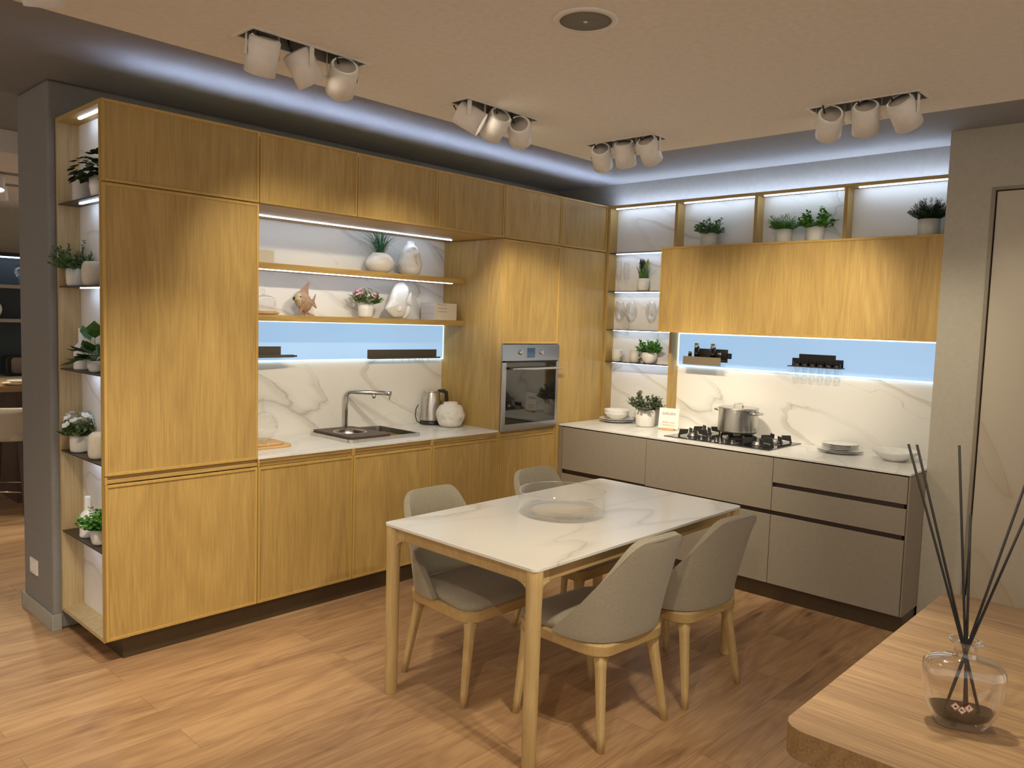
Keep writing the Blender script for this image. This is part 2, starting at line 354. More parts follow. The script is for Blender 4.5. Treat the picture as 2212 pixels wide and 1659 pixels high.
def brushed(name, col, rough=.3, sc_=(300,300,4)):
    m, nt, o = new_mat(name); b = node(nt, 'ShaderNodeBsdfPrincipled', ins={'Metallic': 1., 'Base Color': c4(col)})
    tc = node(nt, 'ShaderNodeTexCoord'); mp = node(nt, 'ShaderNodeMapping'); mp.inputs['Scale'].default_value = sc_; lnk(nt, tc.outputs['Object'], mp.inputs['Vector'])
    n = node(nt, 'ShaderNodeTexNoise', ins={'Scale': 1., 'Detail': 2}); lnk(nt, mp.outputs[0], n.inputs['Vector'])
    mr = node(nt, 'ShaderNodeMapRange', ins={'To Min': rough*.9, 'To Max': rough*1.12}); lnk(nt, n.outputs['Fac'], mr.inputs['Value']); lnk(nt, mr.outputs[0], b.inputs['Roughness'])
    lnk(nt, b.outputs[0], o.inputs[0]); return m
def leafmat(name, col, col2, rough=.5):
    m, nt, o = new_mat(name); b = node(nt, 'ShaderNodeBsdfPrincipled', ins={'Roughness': rough, 'Specular IOR Level': .35})
    tc = node(nt, 'ShaderNodeTexCoord'); n = node(nt, 'ShaderNodeTexNoise', ins={'Scale': 38., 'Detail': 2}); lnk(nt, tc.outputs['Object'], n.inputs['Vector'])
    r = ramp(nt, [(.35, col), (.65, col2)]); lnk(nt, n.outputs['Fac'], r.inputs[0]); lnk(nt, r.outputs[0], b.inputs['Base Color'])
    lnk(nt, b.outputs[0], o.inputs[0]); return m

OAK_D, OAK_L = (.345,.212,.070), (.585,.405,.142)
oak = wood('oak_veneer', OAK_D, OAK_L, 'z', cath=.32)
oakx = wood('oak_veneer_horizontal', OAK_D, OAK_L, 'x')
oaky = wood('oak_veneer_depthwise', OAK_D, OAK_L, 'y')
oak_edge = wood('oak_edge_trim', (.44,.275,.08), (.62,.42,.13), 'z', cath=.1)
oak_pale = wood('pale_oak_inside', (.36,.26,.13), (.58,.45,.25), 'z', cath=.4)
ash = wood('ash_wood', (.44,.30,.125), (.63,.465,.225), 'z', rough=.5, cath=.5)
ashx = wood('ash_wood_rail', (.39,.26,.11), (.57,.41,.19), 'x', rough=.5, cath=.3)
island_wood = wood('walnut_light_laminate', (.24,.145,.085), (.60,.40,.215), 'y', rough=.38, cath=.35, fine=.7)
island_edge = wood('walnut_edge_laminate', (.20,.11,.045), (.42,.27,.12), 'x', rough=.5, cath=.5)
bamboo = wood('bamboo', (.55,.32,.14), (.72,.48,.24), 'x', cath=.1)
dark_wood = wood('dark_wood', (.05,.03,.025), (.12,.075,.055), 'x', cath=.2)
stool_wood = wood('dark_stool_wood', (.03,.018,.012), (.07,.04,.03), 'z', cath=.2)
floor_m = floor_mat()
MB_, MV_, MG_ = (.80,.79,.77), (.33,.32,.30), (.45,.36,.23)
marble_wall = marble('veined_marble_splash', MB_, MV_, MG_, scale=1.9, rough=.3, seed=2.1)
marble_side = marble('veined_marble_right', MB_, MV_, MG_, scale=1.9, rough=.3, seed=5.3)
marble_end = marble('veined_marble_end', MB_, MV_, MG_, scale=2.4, rough=.3, rot=(.5,.2,.7), seed=8.9)
marble_top = marble('veined_marble_counter', (.82,.81,.79), MV_, MG_, scale=1.6, rough=.25, mode='top', ang=.2, amount=.45, seed=1.2)
marble_table = marble('veined_ceramic_table', (.80,.79,.77), MV_, MG_, scale=1.5, rough=.22, mode='top', ang=-.12, stretch=.4, amount=.75, seed=4.4)
marble_door = marble('beige_marble_door', (.50,.45,.36), (.40,.32,.22), (.40,.26,.13), scale=1.3, rough=.4, ang=1.1, amount=1.1, seed=3.9)
wall_grey = princ('warm_grey_wall_paint', (.235,.225,.215), .85, bump=(180,.12,.001))
wall_taupe = princ('taupe_wall_paint', (.46,.43,.36), .85, bump=(180,.12,.001))
wall_beige = princ('beige_wall_paint', (.42,.37,.28), .85)
skirt_m = princ('grey_skirting', (.36,.35,.32), .6)
ceil_grey = princ('grey_ceiling_paint', (.27,.27,.275), .9)
ceil_white = princ('white_ceiling_paint', (.79,.76,.71), .92)
taupe = princ('taupe_lacquer', (.30,.265,.215), .33, spec=.45)
taupe_side = princ('taupe_side_lacquer', (.26,.22,.17), .4)
bronze = princ('dark_bronze_metal', (.085,.065,.05), .38, metal=.6)
plinth_m = princ('brown_plinth', (.085,.06,.035), .35, metal=.3)
groove_m = princ('dark_recess', (.05,.038,.028), .6)
steel = brushed('brushed_steel', (.62,.60,.57), .28)
steel_h = brushed('brushed_steel_horizontal', (.42,.42,.43), .3, (4,4,400))
chrome = princ('chrome', (.75,.75,.76), .12, metal=1)
black_glass = princ('black_glass', (.012,.011,.010), .04, spec=.9)
black_plastic = princ('black_plastic', (.02,.02,.02), .35)
black_iron = princ('black_cast_iron', (.018,.018,.018), .55)
dark_rail = princ('dark_taupe_rail', (.10,.088,.07), .45, metal=.2)
brown_rail = princ('bronze_front_plate', (.22,.18,.12), .45, metal=.2)
white_cer = princ('white_ceramic', (.83,.82,.80), .28, coat=.2)
glazed = princ('glazed_white_porcelain', (.82,.82,.81), .07, coat=.8)
matt_cer = princ('matt_white_ceramic', (.74,.71,.66), .8, bump=(60,.15,.001))
mug_cer = princ('cream_white_mug_glaze', (.76,.73,.65), .4, coat=.2)
cream_cer = princ('cream_stoneware', (.66,.60,.50), .6, bump=(90,.2,.001))
grey_can = princ('pale_grey_canister', (.58,.57,.57), .5)

def ribbed_mat(name, col):
    m, nt, o = new_mat(name); b = node(nt, 'ShaderNodeBsdfPrincipled', ins={'Roughness': .6, 'Base Color': c4(col)})
    tc = node(nt, 'ShaderNodeTexCoord'); mp = node(nt, 'ShaderNodeMapping'); mp.inputs['Scale'].default_value = (260, 260, 12); lnk(nt, tc.outputs['Object'], mp.inputs['Vector'])
    n = node(nt, 'ShaderNodeTexNoise', ins={'Scale': 1., 'Detail': 2}); lnk(nt, mp.outputs[0], n.inputs['Vector'])
    bb = node(nt, 'ShaderNodeBump', ins={'Strength': .5, 'Distance': .0015}); lnk(nt, n.outputs['Fac'], bb.inputs['Height']); lnk(nt, bb.outputs[0], b.inputs['Normal'])
    r = ramp(nt, [(.3, tuple(c*.85 for c in col)), (.7, col)]); lnk(nt, n.outputs['Fac'], r.inputs[0]); lnk(nt, r.outputs[0], b.inputs['Base Color'])
    lnk(nt, b.outputs[0], o.inputs[0]); return m
ribbed = ribbed_mat('ribbed_white_ceramic', (.80,.78,.75))
soil = princ('dark_soil', (.03,.022,.015), .95)
glass = thin_glass('clear_glass', edge=.75, base=.05, power=2.4)
glass_rim = thin_glass('glass_rim', tint=(.90,.95,.97), edge=.6, base=.30, power=1.5)
glass_bowl = thin_glass('bowl_glass', tint=(.992,.997,.998), edge=.5, base=.02, power=3.2)
glass_bottle = thin_glass('bottle_glass', tint=(.975,.97,.96), edge=.9, base=.06, power=2.0)
oil = princ('dark_fragrance_oil', (.012,.007,.004), .25, spec=.3)
reed_m = princ('black_reed', (.012,.010,.010), .7)
chair_fab = fabric('greige_chair_fabric', (.36,.325,.255))
stool_fab = fabric('pale_stool_fabric', (.55,.50,.42))
spot_white = princ('white_lamp_metal', (.80,.78,.75), .45)
tray_grey = princ('grey_lamp_housing', (.30,.28,.25), .7)
spk_grey = princ('grey_speaker_mesh', (.20,.195,.16), .8, bump=(900,.5,.001))
paper = princ('white_paper', (.82,.80,.76), .7)
book_side = princ('cream_book_cover', (.72,.68,.58), .6)
book_lilac = princ('pale_lilac_pages', (.60,.58,.60), .7)
ink_grey = princ('grey_ink', (.16,.15,.14), .7)
ink_red = princ('red_ink', (.62,.06,.10), .7)
hazard_red = princ('red_hazard_border', (.65,.12,.10), .6)
wood_fish = princ('carved_tan_wood', (.36,.24,.15), .6, bump=(120,.6,.002), noisecol=(60,.2))
fish_face = princ('carved_face_wood', (.48,.37,.22), .55, noisecol=(50,.1))
fish_fin = princ('carved_fin_wood', (.34,.19,.13), .6, noisecol=(40,.2))
pink = leafmat('pink_petal', (.75,.36,.46), (.85,.55,.62), .7)
whitep = leafmat('white_petal', (.78,.80,.78), (.86,.87,.84), .7)
g_bright = leafmat('bright_green_leaf', (.05,.19,.025), (.14,.36,.05))
cap_grey = princ('grey_lamp_cap', (.46,.43,.39), .6)
g_mid = leafmat('mid_green_leaf', (.045,.14,.035), (.10,.25,.06))
g_euca = leafmat('soft_green_leaf', (.05,.15,.06), (.16,.28,.13))
g_dark = leafmat('dark_green_leaf', (.010,.030,.012), (.03,.06,.022))
g_deep = leafmat('deep_green_leaf', (.02,.07,.014), (.05,.14,.02), .35)
g_grey = leafmat('grey_green_leaf', (.09,.12,.075), (.24,.27,.17))
g_var = leafmat('variegated_leaf', (.05,.12,.03), (.36,.42,.24))
g_grass = leafmat('blue_green_grass', (.02,.10,.06), (.06,.22,.12))
muscari = leafmat('dark_violet_buds', (.012,.010,.02), (.05,.04,.07), .7)
yellowg = leafmat('yellow_green_buds', (.30,.34,.06), (.48,.50,.18), .7)
LED_C = (.60,.77,1.)
led = emis('cool_led', LED_C, 9.5)
led_soft = emis('cool_led_soft', LED_C, 6.5)
led_blue = emis('panel_edge_led', (.6,.86,1.), 1.9)
lens_m = emis('lamp_lens', (1,.88,.68), 3.)
screen_m = princ('oven_display', (.01,.012,.02), .1, emit=(.35,.5,.8), es=.06)
def panel_mat():
    m, nt, o = new_mat('backlit_frosted_glass'); b = node(nt, 'ShaderNodeBsdfPrincipled', ins={'Base Color': (.22,.30,.38,1), 'Roughness': .12, 'Emission Color': (.42,.68,1,1), 'Emission Strength': .36, 'Specular IOR Level': .6})
    lnk(nt, b.outputs[0], o.inputs[0]); return m
panel_m = panel_mat()
# ------------------------------------------------------------------ dimensions
X = [0, .7526, 1.3527, 1.9516, 2.5473, 3.1473, 3.70]
ZW, ZU, ZT, ZC, ZB = .896, 2.20, 2.557, 2.74, 2.60
XR, XM, XC, XP, YE, YM = 3.195, 3.80, 3.4755, 3.468, -2.448, .60
def S(name, m, mat, **k): return struct(build(name, m, mat, **k))
# ------------------------------------------------------------------ room shell
S('floor', M().box(-5.5, 4.3, -7, 6.0, -.05, 0), floor_m)
S('wall_back', M().box(-.035, 4.3, YM+.008, 1.09, 0, ZC), wall_grey, bevel=.018, seg=4)
S('wall_right', M().box(XM+.012, 4.3, YE, YM+.008, 0, ZC), wall_grey)
m = M().box(XP, 4.3, -2.672, YE, 0, ZC).box(XP, 4.3, -7, -2.672, 2.416, ZC).box(XP+.07, 4.3, -7, -2.672, 0, 2.416)
S('wall_right_front', m, wall_taupe)
m = M().box(XP-.004, XP+.05, -2.681, -2.664, 0, 2.424).box(XP-.004, XP+.05, -3.70, -2.681, 2.408, 2.424).box(XP-.004, XP+.05, -3.71, -3.695, 0, 2.424)
S('trim_1', m, taupe_side, bevel=.001)
S('door_1', M().box(XP+.006, XP+.045, -3.69, -2.688, .005, 2.402), marble_door, bevel=.002)
m = M().box(-.047, -.035, .60, 1.10, 0, .085).box(-.047, .0, .596, .608, 0, .085).box(-.047, 1.0, 1.09, 1.102, 0, .085)
S('baseboard_left', m, skirt_m, bevel=.003)
# suspended white ceiling with openings for the lamp housings
TR = [(.05,.54,-1.205,-1.065), (1.07,1.555,-1.18,-1.045), (2.075,2.225,-1.47,-1.02), (2.075,2.23,-2.70,-2.235), (-.99,-.50,-1.275,-1.135), (.35,.84,-3.15,-3.01), (-1.2,-.71,-3.15,-3.01)]
holes = [(a+.012, b-.012, c+.012, d-.012) for a, b, c, d in TR]
S('ceiling', slab_holes(M(), [-5.5, 2.45], [-7, -.80], holes, ZB, ZC+.02), ceil_white)
m = M().box(-5.5, 4.3, -.80, 2.07, ZC, ZC+.1).box(2.45, 4.3, -7, -.80, ZC, ZC+.1)
S('ceiling_upper', m, ceil_grey)
S('ceiling_far', M().box(-5.5, 4.3, 2.07, 6.0, ZB, ZC+.1), ceil_white)
S('wall_far', M().box(-5.5, 4.3, 5.4, 5.5, 0, ZB), wall_beige)

# ------------------------------------------------------------------ fronts
def door_m(u0, u1, v0, v1, rim=.013, th=.02, rec=.006, w0=0.):
    """framed door: thin raised rim round a slightly recessed veneer panel; u across, w depth, v up"""
    m = M()
    m.box(u0+rim, u1-rim, w0+rec, w0+th, v0+rim, v1-rim)
    return m
def rim_m(u0, u1, v0, v1, rim=.013, th=.02, w0=0.):
    m = M(); m.box(u0, u0+rim, w0, w0+th, v0, v1).box(u1-rim, u1, w0, w0+th, v0, v1)
    return m.box(u0+rim, u1-rim, w0, w0+th, v0, v0+rim).box(u0+rim, u1-rim, w0, w0+th, v1-rim, v1)
def carcass(m, u0, u1, w0, w1, v0, v1, t=.018, top=True):
    m.box(u0, u0+t, w0, w1, v0, v1).box(u1-t, u1, w0, w1, v0, v1).box(u0+t, u1-t, w1-t, w1, v0, v1).box(u0+t, u1-t, w0, w1-t, v0, v0+t)
    if top: m.box(u0+t, u1-t, w0, w1-t, v1-t, v1)
    return m
def add_door(t, u0, u1, v0, v1, base, name='door'):
    g = .002
    d = build(name, door_m(u0+g-base[0], u1-g-base[0], v0, v1, w0=-base[1]), oak, t)
    build('door_frame', rim_m(u0+g-base[0], u1-g-base[0], v0, v1, w0=-base[1]), oak_edge, d, bevel=.0012)
    return d
def L(m, base): # shift to local
    return m.map(lambda x, y, z: (x-base[0], y-base[1], z-(base[2] if len(base) > 2 else 0)))
# tall cabinet on the left
b = (.376, 0)
t = T('tall_cabinet', 'tall oak cabinet at the left end, with one big door over a lower door', 'cabinet', (b[0], 0, 0))
build('carcass', L(carcass(M(), .112, X[1]-.0005, .022, YM-.002, .115, ZU-.005), b), oak, t)
add_door(t, X[0], X[1], .886, ZU-.003, b); add_door(t, X[0], X[1], .116, .845, b)
build('handle_rail', L(M().box(.012, X[1]-.003, .004, .021, .851, .868), b), oakx, t, bevel=.001)
build('side_post', L(M().box(.001, .0115, .0005, .021, .847, .882), b), oak_edge, t)
build('handle_recess', L(M().box(.012, X[1]-.003, .021, .0219, .847, .884), b), oakx, t)
# row of upper cabinets
ups = ['leftmost oak top cabinet, the widest, above the tall cabinet', 'oak top cabinet second from left, above the books in the lit niche', 'oak top cabinet third from left, above the middle of the lit niche',
       'oak top cabinet fourth from left, above the right end of the lit niche', 'oak top cabinet directly above the oven column', 'oak top cabinet in the corner, beside the open wall shelves']
for i in range(6):
    b = ((X[i]+X[i+1])/2, 0, ZU)
    t = T('top_cabinet', ups[i], 'cabinet', (b[0], 0, ZU), group='oak top cabinets')
    c0 = .112 if i == 0 else X[i]+.0006
    m = carcass(M(), c0, X[i+1]-.0006, .022, YM-.002, ZU+.0005, ZT-.02)
    build('carcass', L(m, b), oakx, t)
    d = build('door', L(door_m(X[i]+.002, X[i+1]-.002, ZU+.003, ZT), b), oak, t)
    build('door_frame', L(rim_m(X[i]+.002, X[i+1]-.002, ZU+.003, ZT), b), oak_edge, d, bevel=.0012)
# base cabinets under the sink worktop
bl = ['oak base cabinet between the tall cabinet and the sink cabinet', 'oak base cabinet under the sink', 'oak base cabinet under the kettle, next to the oven column']
for i in range(3):
    x0, x1 = X[i+1], X[i+2]; b = ((x0+x1)/2, 0)
    t = T('base_cabinet', bl[i], 'cabinet', (b[0], 0, 0), group='oak base cabinets')
    build('carcass', L(carcass(M(), x0+.0006, x1-.0006, .022, YM-.002, .115, .882, top=False), b), oak, t)
    add_door(t, x0, x1, .116, .842, b)
    build('handle_rail', L(M().box(x0+.010, x1-.010, .010, .021, .866, .8835), b), oakx, t)
    build('side_post', L(M().box(x0+.001, x0+.0095, .0005, .021, .844, .8835).box(x1-.0095, x1-.001, .0005, .021, .844, .8835), b), oak_edge, t, bevel=.0008)
    build('handle_recess', L(M().box(x0+.0095, x1-.0095, .0212, .0219, .844, .865), b), oakx, t)
# oven column
b = ((X[4]+X[5])/2, 0)
t = T('oven_column', 'tall oak column holding the built-in oven, with doors above and below it', 'cabinet', (b[0], 0, 0))
m = M().box(X[4], X[4]+.018, .0, YM-.002, .115, ZU-.002).box(X[5]-.018, X[5], .022, YM-.002, .115, ZU-.002).box(X[4]+.018, X[5]-.018, YM-.02, YM-.002, .115, ZU-.002)
m.box(X[4]+.018, X[5]-.018, .022, YM-.02, .868, .884).box(X[4]+.018, X[5]-.018, .022, YM-.02, 1.489, 1.505)
build('carcass', L(m, b), oak, t)
add_door(t, X[4]+.018, X[5], 1.491, ZU-.003, b); add_door(t, X[4]+.018, X[5], .116, .842, b)
build('handle_rail', L(M().box(X[4]+.02, X[5]-.010, .012, .0215, .844, .8665), b), oakx, t)
build('side_post', L(M().box(X[5]-.0095, X[5]-.001, .0005, .021, .844, .882), b), oak_edge, t)
# corner filler column
b = ((X[5]+X[6])/2, 0)
t = T('corner_column', 'plain tall oak corner panel between the oven and the open wall shelves', 'cabinet', (b[0], 0, 0))
build('front_panel', L(M().box(X[5]+.002, X[6]-.002, .002, .021, .116, ZU-.003), b), oak, t)
build('edge_strip', L(M().box(X[6]-.0018, X[6]+.0, -.0008, .021, .116, ZT), b), oak_edge, t)
build('side_panel', L(M().box(X[5]+.002, X[5]+.018, .0215, YM-.002, .116, ZU-.003), b), oak, t)
# plinth
o = build('plinth', M().box(.09, 3.19, .045, .06, 0, .112).box(.09, .105, .06, .595, 0, .112), plinth_m); tag(o, 'long dark brown plinth along the floor under the oak cabinets', 'plinth')
# open side shelves on the left end
t = T('side_shelf_unit', 'narrow open oak shelf unit on the left end of the cabinets, with dark metal shelves', 'shelf unit', (.05, .3, 0))
b = (.05, .3)
build('back_panel', L(M().box(.0, .111, .578, YM-.001, .124, ZT-.02), b), oak_pale, t)
build('front_panel', L(M().box(.0, .111, .0215, .040, .105, ZT), b), oak_edge, t)
build('top_board', L(M().box(.0, .111, .040, YM-.001, ZT-.02, ZT), b), oaky, t)
build('bottom_board', L(M().box(.0, .111, .040, YM-.001, .106, .124), b), oak_pale, t)
build('marble_lining', L(M().box(.100, .111, .040, .578, .124, ZT-.02), b), marble_end, t)
SZ = [2.146, 1.746, 1.342, .932, .524]
for z in SZ: build('shelf', L(M().box(.001, .0995, .041, .577, z-.006, z), b), bronze, t, bevel=.0008)
for z in [ZT-.02]+[q-.006 for q in SZ]:
    build('led_strip', L(M().box(.040, .052, .045, .41, z-.0045, z-.0003), b), led, t, bevel=.001)
# sink worktop
SX0, SX1, SY0, SY1 = 1.40, 1.95, .105, .545
m = slab_holes(M(), [X[1]+.001, X[4]-.0005], [.000, YM-.002], [(SX0+.012, SX1-.012, SY0+.012, SY1-.012)], ZW-.012, ZW)
o = build('worktop', m, marble_top, bevel=.0012); tag(o, 'white veined worktop around the sink', 'worktop')
o = build('splashback', M().box(X[1]+.001, X[4]-.0005, YM-.0015, YM+.0075, ZW, ZU), marble_wall); tag(o, 'white marble splashback with grey veins behind the sink and shelves', 'splashback')
# niche shelves
for z, lab in ((1.932, 'upper thick oak shelf over the sink, carrying the grass plant'), (1.638, 'lower thick oak shelf over the sink, carrying two fish figures')):
    t = T('wall_shelf', lab, 'shelf', (1.65, .49, z), group='oak shelves over the sink')
    b = (1.65, .49, z)
    build('board', L(M().box(X[1]+.0008, X[4]-.0008, .374, YM-.002, z-.036, z), b), oakx, t, bevel=.0015)
    if z > 1.8: build('led_strip', L(M().box(X[1]+.003, 2.44, .385, .396, z-.0405, z-.0363), b), led, t, bevel=.001)
o = build('led_strip', M().box(X[1]+.003, 2.46, .425, .437, ZU-.0045, ZU-.0003), led, bevel=.001); tag(o, 'long white led strip under the top cabinets over the sink', 'light strip')
def glass_panel(t, mp):
    pass
t = T('light_panel', 'pale blue backlit glass panel above the sink', 'glass panel', (1.65, YM-.008, 1.36)); b = (1.65, YM-.008, 1.36)
build('pane', L(M().box(X[1]+.004, X[4]-.006, YM-.014, YM-.002, 1.364, 1.596), b), panel_m, t, bevel=.001)
m = M().box(X[1]+.004, X[4]-.006, YM-.0145, YM-.003, 1.3575, 1.3625).box(X[1]+.004, X[4]-.006, YM-.0145, YM-.003, 1.5975, 1.6015).box(X[4]-.0055, X[4]-.002, YM-.0145, YM-.003, 1.355, 1.60)
build('glowing_edge', L(m, b), led_blue, t)

# ------------------------------------------------------------------ right run
def R(u, w, v): return (XR+w, -u, v)     # u from the corner towards the camera side
t = None
U = [.037, .774, 1.678, 2.436]
def drawer(t, b, u0, u1, v0, v1, nm='drawer_front'):
    return build(nm, L(M().box(u0+.0015, u1-.0015, .0, .02, v0, v1).map(R), b), taupe, t, bevel=.0015)
labs = ['taupe two-drawer base cabinet in the corner, left of the hob', 'wide taupe two-drawer base cabinet under the hob', 'taupe three-drawer base cabinet at the right end']
for i in range(3):
    u0, u1 = U[i], U[i+1]; b = (XR+.3, -(u0+u1)/2, 0)
    t = T('drawer_cabinet', labs[i], 'cabinet', b, group='taupe drawer cabinets')
    build('carcass', L(carcass(M(), u0+.0006, u1-.0006, .045, .60, .108, .878, top=False).map(R), b), groove_m, t)
    if i < 2:
        drawer(t, b, u0, u1, .556 if i else .562, .876); drawer(t, b, u0, u1, .108, .528)
    else:
        drawer(t, b, u0, u1, .728, .876); drawer(t, b, u0, u1, .556, .700); drawer(t, b, u0, u1, .108, .528)
    gs = [(.53, .554)] + ([(.702, .726)] if i == 2 else [])
    for g0, g1 in gs:
        build('grip_channel', L(M().box(u0+.001, u1-.001-(0.018 if i == 2 else 0), .026, .044, g0-.012, g1+.012).map(R), b), bronze, t)
b = (XR, -.02, 0)
t = T('filler_panel', 'narrow upright taupe filler strip in the corner beside the oak column', 'panel', b)
build('strip', L(M().box(.004, .0355, .0, .02, .108, .878).map(R), b), taupe_side, t)
o = build('end_panel', M().box(XR+.001, XP-.002, -2.4475, -2.4375, .108, .880), taupe_side, bevel=.001); tag(o, 'dark taupe end panel of the drawer cabinets against the pillar', 'panel')
o = build('plinth', M().box(XR+.05, XR+.065, -2.440, .0, 0, .105).box(XR+.065, XP-.003, -2.440, -2.428, 0, .105), plinth_m); tag(o, 'dark brown plinth along the floor under the taupe drawers', 'plinth')
HX0, HX1, HY0, HY1 = 3.295, 3.77, -1.60, -.845
o = build('worktop', M().box(XR-.003, XM-.001, YE+.0005, -.0018, ZW-.012, ZW), marble_top, bevel=.0012); tag(o, 'white veined worktop around the gas hob', 'worktop')
o = build('splashback', M().box(XM, XM+.011, YE+.001, -.001, ZW, ZT-.021), marble_side); tag(o, 'white marble wall cladding with grey and gold veins behind the hob and open shelves', 'splashback')
# open wall shelf frame
UP = [0.002, .600, 1.213, 1.808]
t = T('open_shelf_frame', 'shallow oak shelf frame on the marble wall with led-lit bays above the hob', 'shelf unit', (XM-.05, -1.2, ZW)); b = (XM-.05, -1.2, ZW)
build('top_board', L(M().box(3.70, XM-.0005, YE+.0005, -.002, ZT-.02, ZT), b), oaky, t, bevel=.001)
for i, u in enumerate(UP):
    build('upright', L(M().box(3.70, XM-.0005, -u-.022, -u, ZW+.001 if i < 2 else 2.197, ZT-.0205), b), oak, t, bevel=.001)
for z in (2.197, 1.903, 1.607, 1.357):
    build('shelf', L(M().box(3.70, XM-.0005, -.5995, -.0245, z-.006, z), b), bronze, t, bevel=.0008)
bays = [(.05, .575), (.65, 1.19), (1.26, 1.785), (1.88, 2.44)]
for u0, u1 in bays: build('led_strip', L(M().box(3.735, 3.747, -u1, -u0, ZT-.0245, ZT-.0203), b), led, t, bevel=.001)
for z in (2.191, 1.897, 1.601, 1.351): build('led_strip', L(M().box(3.745, 3.755, -.59, -.06, z-.0045, z-.0003), b), led_soft if z > 1.7 else led_soft, t, bevel=.001)
# wall cabinet with flap front
t = T('wall_cabinet', 'wide oak wall cabinet with a single flap front above the hob', 'cabinet', (XC+.16, -1.545, 1.60)); b = (XC+.16, -1.545, 1.60)
build('carcass', L(M().box(XC+.021, XM-.002, -2.4465, -.645, 1.612, 2.190), b), oaky, t)
def RC(u, w, v): return (XC+w, -u, v)
d = build('flap_front', L(door_m(.643, 2.4465, 1.602, 2.196, rim=.014).map(RC), b), oak, t)
build('flap_frame', L(rim_m(.643, 2.4465, 1.602, 2.196, rim=.014).map(RC), b), oak_edge, d, bevel=.0012)
t = T('light_panel', 'pale blue backlit glass panel above the hob', 'glass panel', (XM-.008, -1.53, 1.36)); b = (XM-.008, -1.53, 1.36)
build('pane', L(M().box(XM-.013, XM-.001, YE+.004, -.632, 1.364, 1.592), b), panel_m, t, bevel=.001)
m = M().box(XM-.0135, XM-.002, YE+.004, -.632, 1.3575, 1.3625).box(XM-.0135, XM-.002, YE+.004, -.632, 1.5935, 1.599).box(XM-.0135, XM-.002, -.631, -.6265, 1.355, 1.60)
build('glowing_edge', L(m, b), led_blue, t)
# led strips lying on top of the cabinets, washing the ceiling
t = T('cove_light', 'cool led strip on top of the long oak cabinet row', 'light strip', (1.84, .035, ZT-.0195)); b = (1.84, .035, ZT-.0195)
def tilt(m, y0, z0, a):
    ca, sa = math.cos(a), math.sin(a)
    return m.map(lambda x, y, z: (x, y0+y*ca-z*sa, z0+y*sa+z*ca))
build('profile', L(tilt(M().box(.02, 3.66, -.008, .008, -.002, .0).box(.02, 3.66, .0065, .008, .0, .005), .036, ZT-.013, math.radians(28)), b), steel, t)
build('diffuser', L(tilt(M().box(.02, 3.66, -.006, .006, .0003, .0012), .036, ZT-.013, math.radians(28)), b), emis('cove_led', (.58,.70,1.), 38.), t)
o = build('led_strip', M().box(3.745, 3.755, YE+.02, -.02, ZT+.0003, ZT+.006), emis('cove_led_right', (.60,.74,1.), 30.)); tag(o, 'cool led strip on top of the open wall shelves', 'light strip')

# ------------------------------------------------------------------ oven
b = ((X[4]+X[5])/2, 0, .886)
t = T('oven', 'built-in stainless steel oven with a black glass door', 'oven', b)
x0, x1 = X[4]+.0025, X[5]-.0025; z0, z1 = .887, 1.486
def q(name, m, mat, par=None, **k): return build(name, L(m, b), mat, par or t, **k)
q('body', M().box(x0+.022, x1-.020, .026, .56, z0+.004, 1.482), black_plastic)
q('control_panel', M().box(x0, x1, -.018, .02, 1.372, z1), steel_h, bevel=.0015)
q('display', M().box(2.795, 2.877, -.0195, -.0175, 1.393, 1.462), screen_m, bevel=.001)
for xx in (2.725, 2.945):
    k = q('knob', M().lathe([(.0165,0),(.0165,.010),(.013,.016),(.0001,.017)], 24, (xx, -.0178, 1.43), axis=(0,-1,0)), chrome)
dr = q('door', M().box(x0+.004, x0+.042, -.016, .02, z0, 1.362).box(x1-.026, x1-.002, -.016, .02, z0, 1.362).box(x0+.042, x1-.026, -.016, .02, z0, z0+.045), steel_h, bevel=.0015)
q('window', M().box(x0+.0425, x1-.0265, -.0155, .018, z0+.0455, 1.361), black_glass, dr)
q('handle', M().tube([(x0+.07, -.055, 1.318), (x1-.008, -.055, 1.318)], .0085, 12).box(x0+.09, x0+.105, -.055, -.0156, 1.310, 1.326).box(x1-.05, x1-.035, -.055, -.0156, 1.310, 1.326), steel, dr, bevel=.001)
q('vent', M().box(x0+.042, x1-.026, -.008, .01, 1.363, 1.371), black_plastic)

# ------------------------------------------------------------------ hob
b = (3.53, -1.22, ZW)
t = T('gas_hob', 'black glass gas hob with five burners set in the white worktop', 'hob', b)
q('glass_plate', M().box(HX0, HX1, HY0, HY1, ZW+.0005, ZW+.006), princ('hob_glass', (.02,.02,.022), .06, spec=.9), bevel=.001)
BR = [(3.44,-.985,.032), (3.66,-.965,.030), (3.60,-1.225,.05), (3.44,-1.455,.032), (3.66,-1.475,.036)]
for bx, by, br in BR:
    bu = q('burner', M().lathe([(br*1.25,0),(br*1.25,.006),(br,.008),(br,.018),(br*.8,.021),(.0001,.021)], 24, (bx, by, ZW+.0062)), princ('burner_steel', (.30,.29,.28), .35, metal=.9))
    R0, R1 = br*1.1, br+.070
    for k in range(4):
        a = PI/4 + k*PI/2 + (.0 if br < .045 else PI/4)
        m = M(); h = .047
        pr = [(R0+.008, .0), (R1, .0), (R1-.006, h), (R0-.012, h), (R0-.008, h-.012), (R0+.006, .02)]
        pr = [(R1-.012, .0), (R1, .0), (R1-.010, h), (R0-.004, h), (R0+.004, h-.03), (R1-.014, .008)]
        m.prism([(p, z) for p, z in pr], 'y', -.004, .004)
        ca, sa = math.cos(a), math.sin(a)
        m.map(lambda x, y, z: (bx+x*ca-y*sa, by+x*sa+y*ca, ZW+.0062+z))
        build('trivet', L(m, b), black_iron, bu, bevel=.001)
